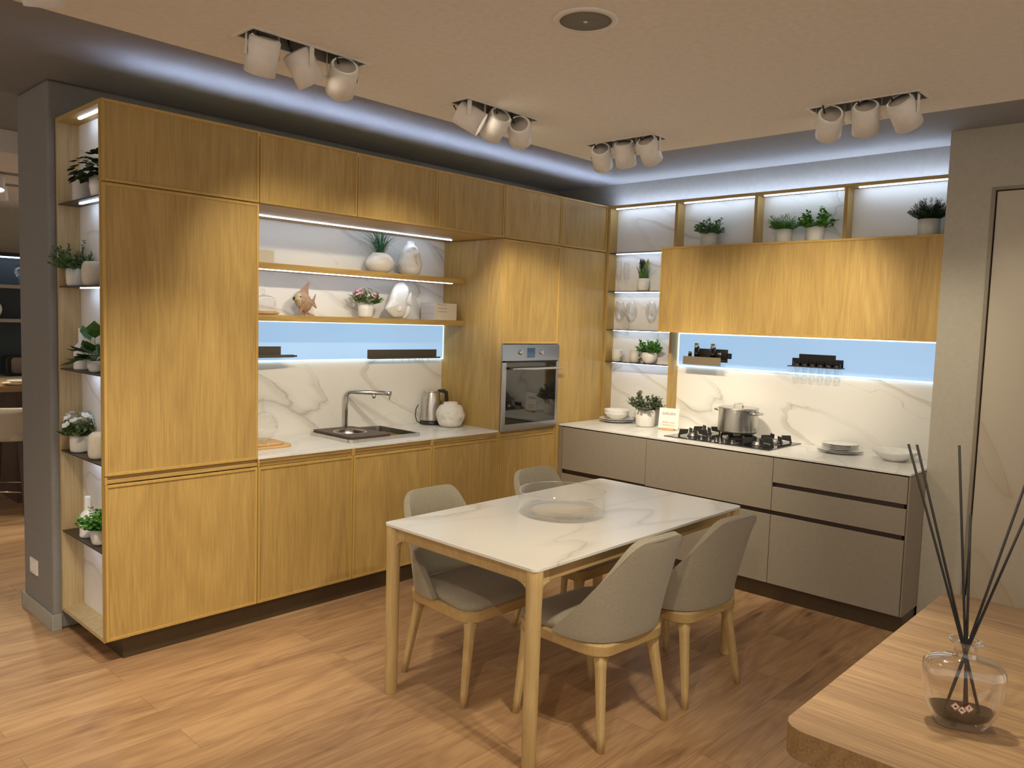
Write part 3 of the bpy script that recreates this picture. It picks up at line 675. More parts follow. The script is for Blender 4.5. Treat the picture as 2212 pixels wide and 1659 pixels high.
for k in range(5):
    kn = q('knob', M().lathe([(.0185,0),(.0185,.004),(.015,.006),(.0165,.022),(.0001,.023)], 22, (3.362, -1.095-.056*k, ZW+.0062)), black_plastic)
    q('knob_ring', M().lathe([(.0195,0),(.0195,.003),(.0001,.003)], 22, (3.362, -1.095-.056*k, ZW+.0061)), chrome, kn)
# ------------------------------------------------------------------ sink, tap, kettle and friends
b = (1.675, .325, ZW)
t = T('sink', 'stainless steel sink with a raised rim and a dark wooden board over its left half', 'sink', b)
def q(name, m, mat, par=None, **k): return build(name, L(m, b), mat, par or t, **k)
o_ = rrect(SX0, SX1, SY0, SY1, .03); i_ = rrect(SX0+.016, SX1-.016, SY0+.016, SY1-.016, .028)
zt = ZW+.020
rings = [[(x, y, ZW+.0006) for x, y in o_], [(x, y, zt) for x, y in o_], [(x, y, zt) for x, y in i_], [(x, y, ZW-.19) for x, y in rrect(SX0+.02, SX1-.02, SY0+.02, SY1-.02, .03)]]
m = M().loft(rings, smooth=False, caps=False); n = len(o_)
m._add([(x, y, ZW-.19) for x, y in rrect(SX0+.02, SX1-.02, SY0+.02, SY1-.02, .03)], [tuple(range(n))])
q('basin', m, steel, bevel=.001)
rc, rr = (1.555, .325), .092
# board with a round opening
bd = rrect(SX0+.017, 1.715, SY0+.012, SY1-.012, .02, 8); N = len(bd)
def circ(r, z): 
    out = []
    for x, y in bd:
        a = math.atan2(y-rc[1], x-rc[0]); out.append((rc[0]+r*math.cos(a), rc[1]+r*math.sin(a), z))
    return out
z0, z1 = zt+.0006, zt+.013
m = M().loft([[(x, y, z0) for x, y in bd], [(x, y, z1) for x, y in bd], circ(rr+.012, z1), circ(rr+.012, z0), [(x, y, z0) for x, y in bd]], smooth=False, caps=False)
q('board', m, dark_wood)
q('round_strainer', M().lathe_open([(rr+.013,z1+.0008),(rr+.011,z1+.003),(rr,z1+.0015),(rr-.004,z1-.03),(rr-.02,z1-.05),(.0001,z1-.052)], 40, (rc[0], rc[1], 0)), steel)
b = (1.69, .565, ZW)
t = T('kitchen_tap', 'tall brushed steel tap with a long horizontal spout behind the sink', 'tap', b)
q('base_ring', M().lathe([(.026,0),(.026,.006),(.0001,.006)], 28, (1.69, .568, ZW+.0006)), steel)
dx, dy = .56, -.83
P = [(1.69, .568, ZW+.004), (1.69, .568, ZW+.20)]
for k in range(0, 9):
    a = PI/2*k/8; P.append((1.69+dx*.04*(1-math.cos(a)), .568+dy*.04*(1-math.cos(a)), ZW+.218+.04*math.sin(a)))
P.append((1.69+dx*.27, .568+dy*.27, ZW+.258))
q('spout', M().tube(P, .0145, 18), steel)
ex, ey = 1.69+dx*.27, .568+dy*.27
q('nozzle', M().lathe([(.0115,0),(.0125,.026),(.0001,.026)], 18, (1.69+dx*.19, .568+dy*.19, ZW+.222)), steel)
q('handle', M().cyl((ex, ey, ZW+.258), (ex+dx*.035, ey+dy*.035, ZW+.258), .015, n=18).box(ex+dx*.026-.004, ex+dx*.026+.004, ey+dy*.026-.003, ey+dy*.026+.003, ZW+.214, ZW+.25), steel)
b = (2.435, .50, ZW)
t = T('electric_kettle', 'stainless steel electric kettle with black handle beside the tall oak side', 'kettle', b)
c = (2.41, .50, 0)
q('base', M().lathe([(.078,ZW+.0005),(.080,ZW+.006),(.078,ZW+.022),(.072,ZW+.026),(.0001,ZW+.026)], 32, c), black_plastic)
q('body', M().lathe([(.074,ZW+.027),(.075,ZW+.04),(.066,ZW+.16),(.060,ZW+.225),(.058,ZW+.232)], 36, c).lathe([(.058,ZW+.232),(.050,ZW+.238),(.020,ZW+.243),(.0001,ZW+.244)], 36, c), steel)
q('spout', M().loft([[(2.352,.515,ZW+.20),(2.352,.485,ZW+.20),(2.345,.50,ZW+.20)], [(2.356,.522,ZW+.23),(2.356,.478,ZW+.23),(2.330,.50,ZW+.232)]], smooth=False), steel)
q('handle', M().tube([(2.455,.48,ZW+.236),(2.49,.465,ZW+.238),(2.51,.457,ZW+.225),(2.515,.455,ZW+.17),(2.507,.458,ZW+.10),(2.485,.468,ZW+.065)], [.012,.013,.014,.013,.011,.009], 12), black_plastic)
q('cord', M().tube([(2.34,.53,ZW+.008),(2.315,.54,ZW+.02),(2.305,.55,ZW+.06),(2.32,.56,ZW+.11),(2.345,.565,ZW+.135)], .0035, 8), black_plastic)
def dimpled(prof, c, dims, mat, name, t, nu=72, nv=60):
    """vase of revolution with soft round dents"""
    zs = [p[1] for p in prof]
    def rad(v):
        z = zs[0]+(zs[-1]-zs[0])*v
        for (r0, z0), (r1, z1) in zip(prof, prof[1:]):
            if z <= z1+1e-9: 
                k = (z-z0)/max(1e-9, z1-z0); return r0+(r1-r0)*(k), z
        return prof[-1]
    def f(u, v):
        r, z = rad(v); a = 2*PI*u; d = 0
        for (da, dz, ds, dd) in dims:
            aa = (a-da+PI) % (2*PI)-PI
            e = ((aa*r)**2+(z-dz)**2)/(ds*ds); d += dd*math.exp(-e)
        r = r-d
        return (c[0]+r*math.cos(a), c[1]+r*math.sin(a), c[2]+z)
    m = M().grid(f, nu, nv, closeu=True)
    m.f.append(tuple(i for i in range(nu))[::-1]); m.sm.append(False)
    m.lathe_open([(prof[-1][0], prof[-1][1]), (prof[-1][0]-.006, prof[-1][1]-.001), (prof[-1][0]-.008, prof[-1][1]-.03), (.0001, prof[-1][1]-.031)], 36, c)
    return m
def curve_prof(pts, n=40):
    """smooth profile through (r, z) points"""
    out = []
    for i in range(n+1):
        t_ = i/n*(len(pts)-1); k = min(int(t_), len(pts)-2); f = t_-k
        p0, p1, p2, p3 = pts[max(k-1,0)], pts[k], pts[k+1], pts[min(k+2,len(pts)-1)]
        out.append(tuple(.5*((2*p1[j])+(-p0[j]+p2[j])*f+(2*p0[j]-5*p1[j]+4*p2[j]-p3[j])*f*f+(-p0[j]+3*p1[j]-3*p2[j]+p3[j])*f**3) for j in (0,1)))
    return out
rnd = random.Random(4)
t.location.x -= .03; t.location.y += .012
c = (2.395, .325, ZW+.0005)
pf = curve_prof([(.052,0),(.082,.02),(.1,.07),(.098,.11),(.075,.148),(.052,.158),(.050,.172)])
pf = sorted(pf, key=lambda p: p[1])
o = build('dimpled_vase', dimpled(pf, c, [(rnd.uniform(0,2*PI), rnd.uniform(.03,.13), .014, .009) for _ in range(30)], None, '', None), matt_cer, loc=c)
tag(o, 'round matt white vase with dented surface beside the kettle', 'vase')
# chopping board pair and glass jug on the left
b = (.99, .36, ZW)
o = build('chopping_board', M().prism(rrect(.80, 1.09, .20, .43, .05, 8), 'z', ZW+.0006, ZW+.014), bamboo, bevel=.003, loc=(.95, .31, ZW)); tag(o, 'larger light wooden chopping board lying on the worktop beside the tall cabinet', 'chopping board')
t = T('chopping_board', 'smaller wooden chopping board lying on top of the larger one', 'chopping board', (.93, .32, ZW+.0145)); b = (.93, .32, ZW+.0145)
q('plank', M().prism(rrect(.80, 1.05, .22, .42, .045, 8), 'z', ZW+.0147, ZW+.027), bamboo, bevel=.003)
q('tie', M().box(.93, .937, .217, .2195, ZW+.001, ZW+.030).box(.93, .937, .2195, .30, ZW+.0275, ZW+.0295), princ('pale_ribbon', (.62,.60,.35), .7))
c = (.972, .345, ZW+.0275)
t = T('glass_decanter', 'round clear glass decanter with a thin pointed stopper on the wooden boards', 'decanter', c); b = c
pr = [(.03, .002)]+[(.085*math.sin(a), .086-.085*math.cos(a)) for a in [x*PI/24 for x in range(4, 23)]]
q('bulb', M().lathe_open(pr, 36, c).lathe_open([(.0001,.002),(.03,.002)], 36, c), glass)
q('stopper', M().lathe_open([(.020,.166),(.012,.174),(.0075,.19),(.0065,.225),(.0095,.232),(.006,.245),(.0005,.254)], 16, c), glass)

# rails on the light panel over the sink
t = T('wall_rail', 'long dark brown metal rail shelf with small hooks on the panel over the sink', 'rail', (2.17, .57, 1.37)); b = (2.17, .57, 1.37)
q('back_plate', M().box(1.868, 2.478, .5815, .5850, 1.362, 1.425), dark_rail); q('ledge', M().box(1.868, 2.488, .548, .5812, 1.362, 1.366).box(1.868, 2.488, .548, .551, 1.366, 1.374), dark_rail)
for xx in (2.06, 2.14, 2.20, 2.255, 2.295, 2.322, 2.375):
    P = [(xx, .553, 1.362), (xx, .553, 1.350)]+[(xx+.0, .553-.007+.007*math.cos(a), 1.348-.008*math.sin(a)) for a in (PI*.25, PI*.5, PI*.8, PI)]
    q('hook', M().tube(P, .0014, 6), chrome)
t = T('wall_rail', 'dark metal rail with a protruding tray beside the tall cabinet over the sink', 'rail', (1.0, .55, 1.38)); b = (1.0, .55, 1.38)
q('back_plate', M().box(.78, 1.222, .5815, .585, 1.39, 1.448), dark_rail)
q('tray', M().prism([(.78,.5812),(1.225,.5812),(1.262,.50),(.78,.47)], 'z', 1.385, 1.389).prism([(.78,.4699),(1.262,.4999),(1.262,.497),(.78,.467)], 'z', 1.385, 1.402), dark_rail)
q('peg', M().cyl((1.262,.50,1.393), (1.28,.495,1.393), .005, n=12), black_plastic)

# ------------------------------------------------------------------ plants
def pot_prof(r, h, rb=None, wall=.004, round_=.012):
    rb = rb or r*.92
    return [(.0001,0),(rb-round_,0),(rb-round_*.3,round_*.3),(rb,round_),(r,h*.5),(r,h),(r-wall,h),(r-wall,h*.82),(.0001,h*.82)]
def bush(m, rg, n, h, sp, leafn, Ll, Wl, r0=.02, z0=0., tilt=1.15, droop=0., clip=None, pair=True, stems=None, squ=1.):
    for i in range(n):
        a = rg.uniform(0, 2*PI); ti = tilt*math.sqrt(rg.random())
        ln = h*rg.uniform(.65, 1.)*(1-.25*ti/1.5)
        p0 = Vector((r0*rg.random()*math.cos(a), r0*rg.random()*math.sin(a), z0))
        d = Vector((math.sin(ti)*math.cos(a)*sp, math.sin(ti)*math.sin(a)*sp, math.cos(ti))).normalized()
        pts = [p0 + d*ln*k/5 + Vector((0,0,-droop*ln*(k/5)**2)) for k in range(6)]
        if stems is not None: stems.tube(pts, .0009, 4, caps=False)
        for k in range(leafn):
            f = .25+.75*(k+1)/leafn; j = min(int(f*5), 4); p = pts[j].lerp(pts[j+1], f*5-j)
            for s_ in ((0, 1) if pair else (0,)):
                b_ = rg.uniform(0, 2*PI) + s_*PI
                o_ = Vector((math.cos(b_), math.sin(b_), rg.uniform(-.1, .7)))
                m.leaf(p, (o_ + d*.5), Ll*rg.uniform(.7, 1.15), Wl*rg.uniform(.8, 1.1), up=(rg.uniform(-.5,.5), rg.uniform(-.5,.5), 1))
    return m
def clip_mesh(m, lim):
    """keep foliage out of the wall: lim = dict(axis index -> (min, max))"""
    def f(x, y, z):
        p = [x, y, z]
        for ax, (lo, hi) in lim.items():
            if lo is not None and p[ax] < lo: p[ax] = lo - (p[ax]-lo)*.12
            if hi is not None and p[ax] > hi: p[ax] = hi - (p[ax]-hi)*.12
        return p
    return m.map(f)
def potted(name, label, c, r, h, potmat, leafy, mat, seed, group=None, lim=None, rb=None, extra=None, cat='plant', rd=.012):
    t = T(name, label, cat, c, group=group)
    build('pot', M().lathe(pot_prof(r, h, rb, round_=rd), 36), potmat, t)
    build('soil', M().lathe([(r-.0045,h*.825),(.0001,h*.84)], 24), soil, t)
    rg = random.Random(seed); m = M(); st = M()
    leafy(m, rg, h*.85, st)
    L2 = {k: (None if a is None else a-c[k], None if b_ is None else b_-c[k]) for k, (a, b_) in (lim or {}).items()}
    clip_mesh(m, L2); clip_mesh(st, L2)
    build('foliage', m, mat, t, fix=False)
    if st.v: build('stems', st, g_mid, t, fix=False)
    if extra: extra(t, rg, h)
    return t
WX = {0: (None, XM-.006)}
def top_bush(n, h, L_, W_, ln=7, sp=1.3, tilt=1.25): return lambda m, rg, z, st: bush(m, rg, n, h, sp, ln, L_, W_, r0=.03, z0=z, tilt=tilt, stems=st)
tz = 2.1965
potted('potted_plant', 'bushy green plant in a white pot, leftmost on top of the oak wall cabinet', (3.69, -.885, tz), .055, .105, ribbed, top_bush(60, .135, .024, .015), g_euca, 11, 'potted plants on the wall cabinet', WX, rb=.053)
def needles(n, h, L_, sp=1.2, ln=16, tilt=1.2):
    return lambda m, rg, z, st: bush(m, rg, n, h, sp, ln, L_, .0035, r0=.03, z0=z, tilt=tilt, stems=st)
potted('potted_plant', 'feathery green plant in a white pot, left of the pair above the wall cabinet', (3.69, -1.435, tz), .052, .10, ribbed, needles(60, .125, .028), g_bright, 12, 'potted plants on the wall cabinet', WX, rb=.05)
potted('potted_plant', 'round-leaved green plant in a white pot, right of the pair above the wall cabinet', (3.69, -1.64, tz), .055, .105, ribbed, top_bush(46, .15, .026, .019, 7), g_bright, 13, 'potted plants on the wall cabinet', WX, rb=.053)
potted('potted_plant', 'dense dark green needle plant in a white pot beside the pillar on the wall cabinet', (3.66, -2.315, tz), .058, .105, ribbed, needles(130, .14, .024, sp=.9, tilt=1.1, ln=16), g_dark, 14, 'potted plants on the wall cabinet', {0: (None, XM-.006), 1: (YE+.008, None)}, rb=.056)
# open shelf plants
def musc(m, rg, z, st):
    for i in range(60):
        a = rg.uniform(0, 2*PI); r_ = .035*math.sqrt(rg.random()); ln = rg.uniform(.08, .15); ti = rg.uniform(.0, .35)
        out = Vector((math.cos(a), math.sin(a), 0)); p0 = out*r_+Vector((0,0,z))
        if i % 6 == 0: ti = .75; ln = .14
        m.blade([p0+Vector((0,0,ln*k/4*math.cos(ti)))+out*ln*math.sin(ti)*(k/4)**1.5 for k in range(5)], .006)
def musc_x(t, rg, h):
    m = M(); y = M()
    for i in range(11):
        a = rg.uniform(0, 2*PI); r_ = .03*rg.random(); x, yy = r_*math.cos(a)*.5, .036-.007*i; zz = h*.85+rg.uniform(.085, .125)
        tgt = m if i < 7 else y
        tgt.tube([(x, yy*.7, h*.8), (x, yy, zz)], .0015, 5)
        for k in range(9):
            rr_ = .008*(1-k/11)
            for q_ in range(5):
                aa = q_*2*PI/5+k; tgt.lathe([(.0001,-.0035),(.0035,0),(.0001,.0035)], 5, (x+rr_*math.cos(aa), yy+rr_*math.sin(aa), zz+k*.0045))
    build('dark_flower_spikes', m, muscari, t, fix=False); build('yellow_flower_spikes', y, yellowg, t, fix=False)
potted('potted_plant', 'white pot of grass-like leaves with dark violet flower spikes on the second open shelf', (3.75, -.318, 1.9035), .047, .095, ribbed, musc, g_mid, 21, None, {0: (None, XM-.004)}, rb=.045, extra=musc_x)
potted('potted_plant', 'leafy green plant in a squat white pot on the lowest open shelf beside the mugs', (3.745, -.405, 1.3575), .058, .085, white_cer, top_bush(50, .125, .022, .015, 8, sp=1.1), g_bright, 22, None, {0: (None, XM-.004), 1: (-.595, None)}, rb=.045, rd=.02)
potted('potted_plant', 'grey-green small-leaved plant in a white pot on the worktop beside the stacked bowls', (3.63, -.47, ZW+.0005), .074, .128, ribbed, top_bush(70, .165, .024, .020, 8, sp=1.2), g_grey, 23, None, {0: (None, XM-.006)}, rb=.070)
# side shelf plants
def bigleaf(m, rg, z, st):
    for i in range(26):
        a = rg.uniform(0, 2*PI); ti = rg.uniform(.1, 1.45); ln = rg.uniform(.04, .13)
        d = Vector((math.sin(ti)*math.cos(a), math.sin(ti)*math.sin(a), math.cos(ti))); p0 = Vector((0,0,z)); p1 = p0+d*ln
        st.tube([p0, p1], .0012, 5, caps=False)
        m.leaf(p1-d*.01, d+Vector((0,0,-.5)), rg.uniform(.075, .10), rg.uniform(.055, .07), fold=.35)
def ivy(m, rg, z, st):
    for i in range(110):
        a = rg.uniform(0, 2*PI); ti = rg.uniform(.1, 1.6); ln = rg.uniform(.03, .12)
        d = Vector((math.sin(ti)*math.cos(a), math.sin(ti)*math.sin(a), math.cos(ti))); p1 = Vector((0,0,z))+d*ln
        m.leaf(p1, d+Vector((0,0,-.9)), rg.uniform(.042, .058), rg.uniform(.038, .046), fold=.35)
lim = {0: (None, .098), 1: (.045, .574)}
potted('potted_plant', 'dark-leaved plant in a pale pot on the topmost side shelf', (.047, .155, 2.1465), .046, .095, white_cer, ivy, g_dark, 31, None, lim, rb=.040)
o = build('canister', M().lathe([(.044,0),(.045,.004),(.045,.118),(.047,.119),(.047,.126),(.044,.128),(.0001,.128)], 32, (.050, .385, 2.1465)), grey_can, loc=(.05,.385,2.1465)); tag(o, 'tall pale grey canister behind the dark plant on the topmost side shelf', 'canister')
potted('potted_plant', 'fine-leaved green plant in a white pot on the second side shelf, behind the cream jar', (.050, .485, 1.7465), .046, .085, ribbed, top_bush(60, .15, .017, .010, 10, sp=1.3), g_euca, 32, None, lim, rb=.044)
o = build('oval_jar', M().lathe(curve_prof([(.0001,0),(.030,.001),(.042,.02),(.046,.06),(.042,.098),(.028,.114),(.0001,.115)], 30), 32, (.050,.275,1.7465)), cream_cer, loc=(.05,.275,1.7465)); tag(o, 'smooth closed cream jar on the second side shelf', 'jar')
bot = curve_prof([(.0001,0),(.034,.001),(.036,.03),(.036,.09),(.030,.115),(.016,.132),(.0145,.15),(.0145,.20)], 44)
bot += [(.0115,.20),(.0110,.17),(.0001,.169)]
o = build('bottle_vase', M().lathe(bot, 32, (.052, .43, 1.3425)), white_cer, loc=(.052,.43,1.3425)); tag(o, 'tall-necked white bottle vase on the third side shelf behind the large-leaved plant', 'vase')
potted('potted_plant', 'large-leaved dark green plant in a small white pot on the third side shelf', (.047, .235, 1.3425), .036, .055, white_cer, bigleaf, g_deep, 33, None, lim, rb=.030)
def flowers(mat, n, sp, zr, size):
    def f(t, rg, h):
        m = M(); c_ = M()
        for i in range(n):
            a = rg.uniform(0, 2*PI); r_ = sp*math.sqrt(rg.random()); z = h+rg.uniform(*zr)*(1.1-.6*(r_/sp)**2)
            ax = Vector((math.cos(a)*r_*14, math.sin(a)*r_*14, 1)).normalized(); u = ax.orthogonal().normalized(); w = ax.cross(u)
            for k in range(5):
                an = 2*PI*k/5; d = u*math.cos(an)+w*math.sin(an)
                m.leaf((r_*math.cos(a), r_*math.sin(a), z), d+ax*.45, size, size*.8, up=tuple(ax), fold=.3)
            c_.lathe([(.0001,0),(.002,.002),(.0001,.004)], 6, (r_*math.cos(a), r_*math.sin(a), z+.001))
        L2 = {0: (None, .098-t.location[0])} if t.location[0] < .3 else {1: (None, YM-.02-t.location[1])}
        clip_mesh(m, L2)
        build('flowers', m, mat, t, fix=False); build('flower_centres', c_, yellowg, t, fix=False)
    return f
def broad(n, L_, W_): return lambda m, rg, z, st: bush(m, rg, n, .095, 1.3, 3, L_, W_, r0=.02, z0=z, tilt=1.35, stems=st, pair=False)
potted('flowering_plant', 'white-flowered plant in a ribbed white pot on the fourth side shelf', (.050, .465, .9325), .045, .085, ribbed, broad(38, .062, .024), g_var, 34, None, lim, rb=.043, extra=flowers(whitep, 22, .085, (.05,.115), .025))
o = build('oval_vase', M().lathe(curve_prof([(.0001,0),(.030,.001),(.042,.02),(.044,.07),(.040,.108),(.026,.124),(.022,.126)], 30)+[(.019,.123),(.018,.10),(.0001,.099)], 32, (.050,.225,.9325)), cream_cer, loc=(.05,.225,.9325)); tag(o, 'cream oval vase with a small opening on the fourth side shelf', 'vase')
o = build('bottle_vase', M().lathe(bot, 32, (.052, .375, .5245)), white_cer, loc=(.052,.375,.5245)); tag(o, 'tall-necked white bottle vase on the lowest side shelf', 'vase')
potted('potted_plant', 'bright green plant in a white ribbed pot on the lowest side shelf', (.048, .20, .5245), .042, .075, ribbed, top_bush(48, .115, .022, .017, 6, sp=1.1), g_bright, 35, None, lim, rb=.036)

# niche, upper shelf
c = (1.875, .475, 1.9325)
t = T('grass_plant', 'spiky blue-green grass in a round white bowl pot on the upper shelf over the sink', 'plant', c)
build('pot', M().lathe(curve_prof([(.0001,0),(.045,.0005),(.078,.025),(.092,.062),(.078,.10),(.052,.122),(.052,.128)], 36)+[(.047,.128),(.046,.11),(.0001,.109)], 40), white_cer, t)
m = M(); rg = random.Random(8)
for i in range(120):
    a = rg.uniform(0, 2*PI); ti = rg.uniform(.05, 1.5); ln = rg.uniform(.15, .27); out = Vector((math.cos(a), math.sin(a)*.75, 0)); p0 = out*.03*rg.random()+Vector((0,0,.115))
    pts = []
    for k in range(7):
        f = k/6; an = ti*(.35+.9*f); pts.append(p0+out*ln*f*math.sin(an*.8)+Vector((0,0,ln*f*math.cos(an*.75))))
    m.blade(pts, .0042)
clip_mesh(m, {1: (None, YM-.015-c[1]), 2: (None, 2.19-c[2])})
build('grass_blades', m, g_grass, t, fix=False)
c = (2.125, .475, 1.9325)
pf = curve_prof([(.055,0),(.074,.025),(.082,.07),(.074,.11),(.070,.145),(.052,.185),(.030,.207),(.027,.228)], 50)
o = build('dented_vase', dimpled(pf, c, [(rnd.uniform(0,2*PI), rnd.uniform(.03,.17), .018, .009) for _ in range(30)], None, '', None), glazed, loc=c); tag(o, 'tall glossy white vase with dented sides on the upper shelf over the sink', 'vase')
# books
def book(c, L_, W_, H_, rz, label, group, mat, words=None):
    t = T('book', label, 'book', c, rz, group)
    build('cover', M().box(-L_/2, L_/2, -W_/2, W_/2, 0, .0015).box(-L_/2, L_/2, -W_/2, W_/2, H_-.0015, H_).box(-L_/2, L_/2, -W_/2, -W_/2+.002, .0015, H_-.0015), mat, t)
    build('pages', M().box(-L_/2+.0015, L_/2-.002, -W_/2+.0022, W_/2-.003, .0017, H_-.0017), book_lilac, t)
    if words: text('title', words, H_*.62, ink_grey, t, (-L_*.16, -W_/2-.0003, H_*.32), (PI/2, 0, 0), .0001)
    return t
bl = ['pale book, topmost of the stack beside the white fish', 'pale book, second from the top of the stack beside the white fish', 'pale book, middle of the stack beside the white fish', 'pale book, second from the bottom of the stack beside the white fish', 'pale book, bottom of the stack beside the white fish']
for k in range(5):
    book((2.395+(.001*(k % 2)), .475, 1.6385+.0232*(4-k)), .205, .15, .023, .0, bl[k], 'books on the lower shelf', book_side, 'Veneta Cucine' if k < 3 else None)
bl = ['pale book, topmost of the stack beside the tall cabinet', 'pale book, middle of the stack beside the tall cabinet', 'pale book, bottom of the stack beside the tall cabinet']
for k in range(3):
    book((.965, .455, 1.9325+.023*(2-k)), .185, .145, .023, .0, bl[k], 'books on the upper shelf', book_side, 'Veneta' if k == 0 else None)
# fish
def inflate(outline, cx, cz, T_, n=7):
    """puffed solid from an outline in x-z"""
    N = len(outline); rings = []
    for k in range(n+1):
        s_ = math.sin(PI/2*k/n) if k else .02; d = T_*math.cos(PI/2*k/n); rings.append([(cx+(x-cx)*s_, -d, cz+(z-cz)*s_) for x, z in outline])
    for k in range(n-1, -1, -1):
        s_ = math.sin(PI/2*k/n) if k else .02; d = T_*math.cos(PI/2*k/n); rings.append([(cx+(x-cx)*s_, d, cz+(z-cz)*s_) for x, z in outline])
    return M().loft(rings)
def spl(pts, n=8):
    out = []; N = len(pts)
    for i in range(N):
        p0, p1, p2, p3 = pts[i-1], pts[i], pts[(i+1) % N], pts[(i+2) % N]
        for k in range(n):
            f = k/n; out.append(tuple(.5*((2*p1[j])+(-p0[j]+p2[j])*f+(2*p0[j]-5*p1[j]+4*p2[j]-p3[j])*f*f+(-p0[j]+3*p1[j]-3*p2[j]+p3[j])*f**3) for j in (0,1)))
    return out
c = (1.325, .48, 1.6385)
t = T('fish_figure', 'carved brown wooden fish with a black mouth on the lower shelf over the sink', 'figurine', c)
ol = spl([(-.075,.098),(-.058,.135),(-.02,.150),(.02,.125),(.048,.085),(.045,.06),(.02,.028),(-.02,.028),(-.048,.05),(-.066,.085)])
def scal(x, y, z):
    return (x, y*(1+.10*math.sin(x*420+math.sin(z*210)*1.2)*math.sin(z*420)), z)
bd_ = build('body', inflate(ol, -.01, .085, .028, 9).map(scal), wood_fish, t)
build('face', inflate(spl([(-.080,.096),(-.060,.134),(-.035,.135),(-.030,.10),(-.034,.055),(-.052,.052),(-.068,.082)]), -.052, .095, .0285), fish_face, t)
build('mouth', M().lathe([(.0001,0),(.010,.004),(.011,.012),(.007,.02)], 14, (-.086,0,.100), axis=(1,0,.1), sx=1, sy=1), black_plastic, t)
build('eye', M().lathe([(.005,0),(.004,.002),(.0001,.003)], 12, (-.050,-.0262,.112), axis=(0,-1,0)), black_plastic, t)
F = [[(-.045,.142),(-.01,.175),(.025,.205),(.018,.175),(.020,.125),(-.01,.145)], [(.040,.085),(.060,.115),(.072,.135),(.066,.105),(.062,.088),(.080,.045),(.055,.06),(.042,.068)],
     [(.0,.035),(.035,.014),(.070,.004),(.052,-.0),(.022,.002),(-.015,.03)], [(-.045,.055),(-.052,.03),(-.048,.002),(-.038,.002),(-.034,.025),(-.025,.04)], [(-.028,.034),(-.012,.012),(.004,.001),(.012,.003),(-.005,.03)]]
for k, f in enumerate(F):
    m = M().prism(f, 'y', -.005, .005) if k not in (3, 4) else M().prism(f, 'y', (-.022 if k == 3 else .004), (-.014 if k == 3 else .012))
    build('fin', m, fish_fin, t, bevel=.002)
c = (2.055, .475, 1.6385)
t = T('fish_figure', 'large glossy white porcelain fish beside the books on the lower shelf', 'figurine', c)
ol = spl([(-.130,.070),(-.098,.115),(-.078,.175),(-.045,.228),(.005,.246),(.050,.225),(.062,.18),(.048,.14),(.042,.10),(.038,.05),(.020,.014),(-.02,.006),(-.06,.008),(-.095,.03),(-.125,.055)])
build('body', inflate(ol, -.015, .11, .04, 10), glazed, t)
build('tail', inflate([(.044,.125),(.085,.185),(.095,.14),(.094,.085),(.075,.095),(.048,.105)], .07, .13, .010, 4), glazed, t)
build('lower_fin', inflate(spl([(.035,.06),(.065,.09),(.085,.065),(.075,.03),(.045,.003),(.018,.008)]), .055, .05, .014, 4), glazed, t)
build('side_fin', inflate(spl([(-.055,.06),(-.04,.082),(-.018,.075),(-.02,.052),(-.045,.045)]), -.036, .063, .006, 4).map(lambda x, y, z: (x, y-.036, z)), glazed, t)
build('eye', M().lathe([(.010,0),(.009,.003),(.0001,.004)], 14, (-.075,-.0268,.10), axis=(0,-1,0)), glazed, t)
# pink flowers
def plantpink(m, rg, z, st): bush(m, rg, 38, .09, 1.3, 3, .06, .021, r0=.02, z0=z, tilt=1.4, stems=st, pair=False)
potted('flowering_plant', 'pink-flowered plant in a smooth white pot between the two fish figures', (1.768, .475, 1.6385), .050, .097, white_cer, plantpink, g_var, 41, None, {1: (None, YM-.01)}, rb=.047, extra=flowers(pink, 17, .075, (.035,.11), .024))
# cloche
c = (1.035, .46, 1.6385)
t = T('glass_cloche', 'clear glass dome on a wooden plate beside the tall cabinet', 'cloche', c)
build('plate', M().lathe([(.07,0),(.088,.004),(.090,.016),(.0001,.016)], 40), bamboo, t)
build('inner_plate', M().lathe([(.078,.0162),(.078,.021),(.0001,.021)], 40), bamboo, t)
build('dome', M().lathe_open([(.070,.0215),(.070,.075),(.064,.095),(.045,.108),(.012,.114),(.006,.118),(.010,.130),(.012,.138),(.008,.145),(.0001,.147)], 36), glass, t)
# ------------------------------------------------------------------ right worktop and open shelves
def q(name, m, mat, par=None, **k): return build(name, L(m, b), mat, par or t, **k)
def plate(r, h, c, label, mat=white_cer, group=None, cat='plate'):
    o = build('plate', M().lathe([(.0001,0),(r*.55,0),(r*.6,h*.25),(r*.95,h*.9),(r,h),(r*.985,h+.001),(r*.6,h*.45),(.0001,h*.4)], 44, c), mat, loc=c); return tag(o, label, cat, group)
def bowl(r, h, c, label, mat=white_cer, group=None):
    pr = [(.0001,0),(r*.42,0),(r*.45,h*.05),(r*.75,h*.42),(r*.94,h*.8),(r,h),(r*.975,h),(r*.9,h*.78),(r*.7,h*.45),(r*.4,h*.12),(.0001,h*.1)]
    o = build('bowl', M().lathe(pr, 44, c), mat, loc=c); return tag(o, label, 'bowl', group)
px, py = 3.665, -.185
for k, (r_, z_, lb) in enumerate([(.135, 0, 'bottom of the two large plates under the stacked bowls'), (.135, .012, 'upper of the two large plates under the stacked bowls')]):
    plate(r_, .018, (px, py, ZW+.0006+z_*1.0), 'cream '+lb, cream_cer if False else white_cer, 'plates in the corner')
for k, (z_, lb) in enumerate([(.0215, 'lowest'), (.0325, 'middle'), (.0435, 'topmost')]):
    bowl(.098, .055, (px-.004, py, ZW+z_+.0006), 'white soup bowl, %s of the stack beside the oak column' % lb, white_cer, 'stacked soup bowls')
px, py = 3.63, -1.905
names_ = ['bottom', 'second from the bottom', 'third from the bottom', 'fourth from the bottom', 'fifth from the bottom', 'topmost']
